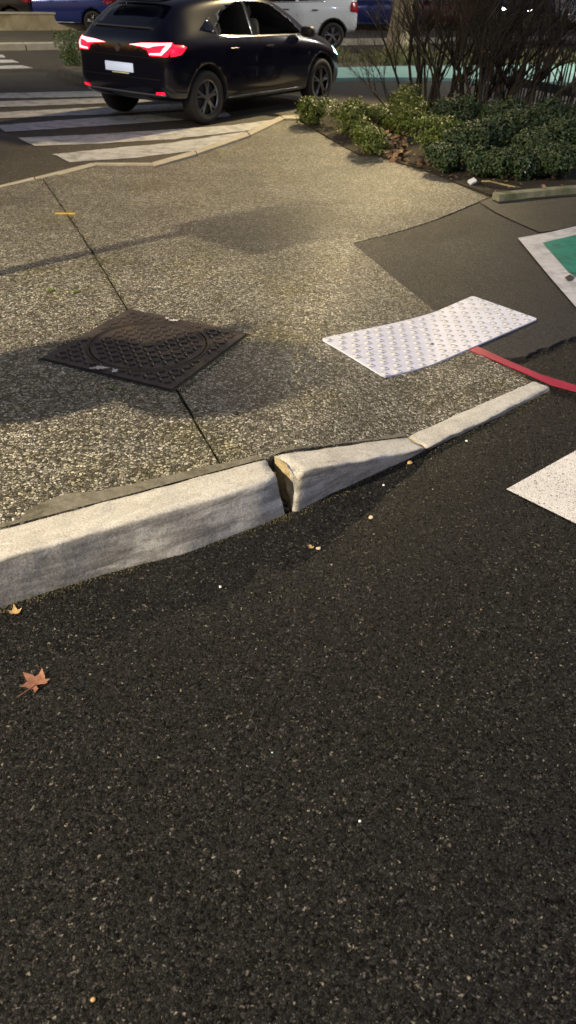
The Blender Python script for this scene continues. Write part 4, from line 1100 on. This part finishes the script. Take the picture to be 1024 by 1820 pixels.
    # wheels
    for xx in (xr, xf):
        for sg in (1, -1):
            wh = bpy.data.objects.new('wheel', None); wh.empty_display_size = .1; link(wh, root); wh.location = (xx, sg*(hw-.13), rw)
            if sg < 0: wh.rotation_euler = (0, 0, math.pi)
            bm = bmesh.new(); pr_ = [(-.10, rw*.62), (-.10, rw*.93), (-.075, rw*.99), (0, rw), (.075, rw*.99), (.105, rw*.93), (.105, rw*.68), (.085, rw*.66), (.07, rw*.62)]
            sg_n = 40; rg = [[bm.verts.new((math.cos(2*math.pi*k/sg_n)*r_, y, math.sin(2*math.pi*k/sg_n)*r_)) for k in range(sg_n)] for y, r_ in pr_]
            for a_, b_ in zip(rg, rg[1:]):
                for k in range(sg_n): bm.faces.new((a_[k], b_[k], b_[(k+1) % sg_n], a_[(k+1) % sg_n]))
            bmesh.ops.recalc_face_normals(bm, faces=bm.faces); bobj('tyre', bm, M['tyre'], wh, True)
            bm = bmesh.new()
            for k in range(5):
                a_ = 2*math.pi*k/5+.3
                for da in (-.13, .13):
                    d0 = Vector((math.cos(a_+da*.6), 0, math.sin(a_+da*.6))); d1 = Vector((math.cos(a_+da*1.4), 0, math.sin(a_+da*1.4)))
                    tube(bm, [d0*.03+Vector((0, .075, 0)), d0*rw*.35+Vector((0, .085, 0)), d1*rw*.66+Vector((0, .075, 0))], [.022, .017, .014], 5)
            pts = [Vector((math.cos(a_)*rw*.655, .078, math.sin(a_)*rw*.655)) for a_ in np.linspace(0, 2*math.pi, 41)]
            tube(bm, pts, [.014]*41, 5); cyl(bm, Vector((0, .08, 0)), .045, .045, .03, 16, rx)
            bobj('rim', bm, M['rim'], wh)
            bm = bmesh.new(); cyl(bm, Vector((0, .0, 0)), rw*.64, rw*.64, .06, 32, rx); bobj('brake_disc', bm, M['interior'], wh)
    return root

RR = G(368, 222, 0)       # rear right wheel contact
hd = R(54)
dv = Vector((math.cos(hd), math.sin(hd), 0)); rv = Vector((dv.y, -dv.x, 0))
CS = 1.11
loc = RR-dv*.70*CS-rv*.83*CS
hb = build_car('moving_hatchback', (loc.x, loc.y, .009), hd, M['car_dark'], 'dark blue hatchback with red tail lights lit crossing the zebra crossing', lights='rear')
hb.scale = (CS,)*3
# white tall car behind it, heading left
WR = G(590, 88, 0); hd = R(187); dv = Vector((math.cos(hd), math.sin(hd), 0)); rv = Vector((dv.y, -dv.x, 0))
loc = WR-dv*.75+rv*.85
build_car('white_suv', (loc.x, loc.y, .004), hd, M['car_white'], 'white off-road car with black wheel arches driving left beyond the hatchback', L=4.34, W=1.82, H=1.66, style='suv', lights=None)
# parked cars behind the wall
def parked(px, py, hd, paint, label, **k):
    p = G(px, py, .05); build_car('parked_car', (p.x, p.y, .055), R(hd), paint, label, **k)
parked(215, 58, 180, M['car_blue'], 'bright blue car parked behind the low wall at top left', H=1.5, detail=True)
parked(75, 55, 181, M['car_black'], 'black car parked behind the wall at the top left corner', H=1.5)
parked(745, 58, 180, M['car_blue'], 'blue car parked behind the wall left of the tree trunk', H=1.5, lights=None)
parked(870, 56, 181, M['car_red'], 'dark red car parked behind the wall right of the tree trunk', H=1.5)
parked(900, 40, 262, M['car_blue'], 'blue car facing the camera with both headlights lit', lights='front')
parked(1010, 48, 265, M['car_white'], 'pale car seen through the bare stems at top right', H=1.5, style='suv')

# ------------------------------------------------------------------ street lamps
for (lx, ly, lz), foot, colr, pw, rad, lab in LAMPS:
    F_ = Vector((foot[0], foot[1], 0)); T_ = Vector((lx, ly, lz)); root = empty('street_lamp', tuple(F_)); tag(root, lab, 'street lamp')
    bm = bmesh.new(); rel = T_-F_; d = Vector((rel.x, rel.y, 0))
    tube(bm, [Vector((0, 0, 0)), Vector((0, 0, 1)), Vector((0, 0, lz-.6))], [.11, .09, .06], 12); bobj('post', bm, M['lamp_metal'], root)
    bm = bmesh.new(); tube(bm, [Vector((0, 0, lz-.6)), d*.1+Vector((0, 0, lz+.1)), d*.5+Vector((0, 0, lz+.45)), d*.95+Vector((0, 0, lz+.32))], [.05, .045, .04, .035], 8); bobj('arm', bm, M['lamp_metal'], root)
    bm = bmesh.new(); a_ = math.atan2(d.y, d.x); box(bm, Vector((rel.x, rel.y, lz+.27)), (.62, .28, .1), Matrix.Rotation(a_, 3, 'Z'), .03); bobj('lamp_head', bm, M['lamp_metal'], root)
    aim = AIM.get(lab)
    ld = bpy.data.lights.new('lamp_light', 'SPOT' if aim else 'POINT'); ld.energy = pw; ld.color = colr; ld.shadow_soft_size = rad
    lo = bpy.data.objects.new('lamp_light', ld); lo.location = (rel.x, rel.y, lz+.02); link(lo, root)
    if aim:
        ld.spot_size = R(aim[1]); ld.spot_blend = 1.; lo.rotation_euler = (Vector(aim[0])-T_).to_track_quat('-Z', 'Y').to_euler()

# ------------------------------------------------------------------ sign post left of the frame and an added shadow post, both unseen
L1 = Vector(LAMPS[0][0])
def caster(shadow_xy, h):
    """point at height h whose shadow from the first street lamp falls at shadow_xy"""
    s = Vector((*shadow_xy, zf(*shadow_xy))); t = (h-s.z)/(L1.z-s.z); return s.lerp(L1, t)
def sign_shadow_post(foot, h, panels, label, r=.05):
    root = empty('sign_shadow_post', (foot[0], foot[1], .15)); tag(root, label, 'sign')
    bm = bmesh.new(); tube(bm, [Vector((0, 0, 0)), Vector((0, 0, h*.5)), Vector((0, 0, h-.15))], [r, r, r], 12); bobj('post', bm, M['lamp_metal'], root)
    for c, w_, h_, kind in panels:
        ld_ = Vector((L1.x-c.x, L1.y-c.y, 0)); a_ = math.atan2(ld_.y, ld_.x)
        bm = bmesh.new(); rot = Matrix.Rotation(a_, 3, 'Z')
        if kind == 'round': cyl(bm, Vector((0, 0, 0)), w_/2, w_/2, .02, 40, rot @ Matrix.Rotation(R(90), 3, 'Y'))
        else: box(bm, Vector((0, 0, 0)), (.03, w_, h_), rot, .01)
        o = bobj('sign_shadow_panel', bm, M['sign_face'], root); o.location = c-Vector((foot[0], foot[1], .15))
p1 = caster(P2(400, 400), 2.75); p1b = caster(P2(300, 430), 2.2)
ft = Vector(P2(0, 490)); 
c1 = caster(P2(255, 428), 2.1)
sign_shadow_post((c1.x, c1.y), 3.0, [(Vector((c1.x+.15, c1.y-.16, 2.62)), .80, .66, 'rect'), (Vector((c1.x+.42, c1.y-.40, 2.95)), .52, .5, 'round')], 'sign post with wide panel at the left beyond the pavement joint')  # round panel added to make this post's shadow irregular
A_ = caster(P2(85, 672), 2.0); C_ = caster(P2(400, 668), 2.5)
sign_shadow_post((A_.x, A_.y), 2.62, [(A_, .66, .5, 'round'), (C_, .56, .42, 'round')], 'added unseen post with two round panels casting pavement shadows')  # made-up post, its panels shaped and placed only for their shadow blobs
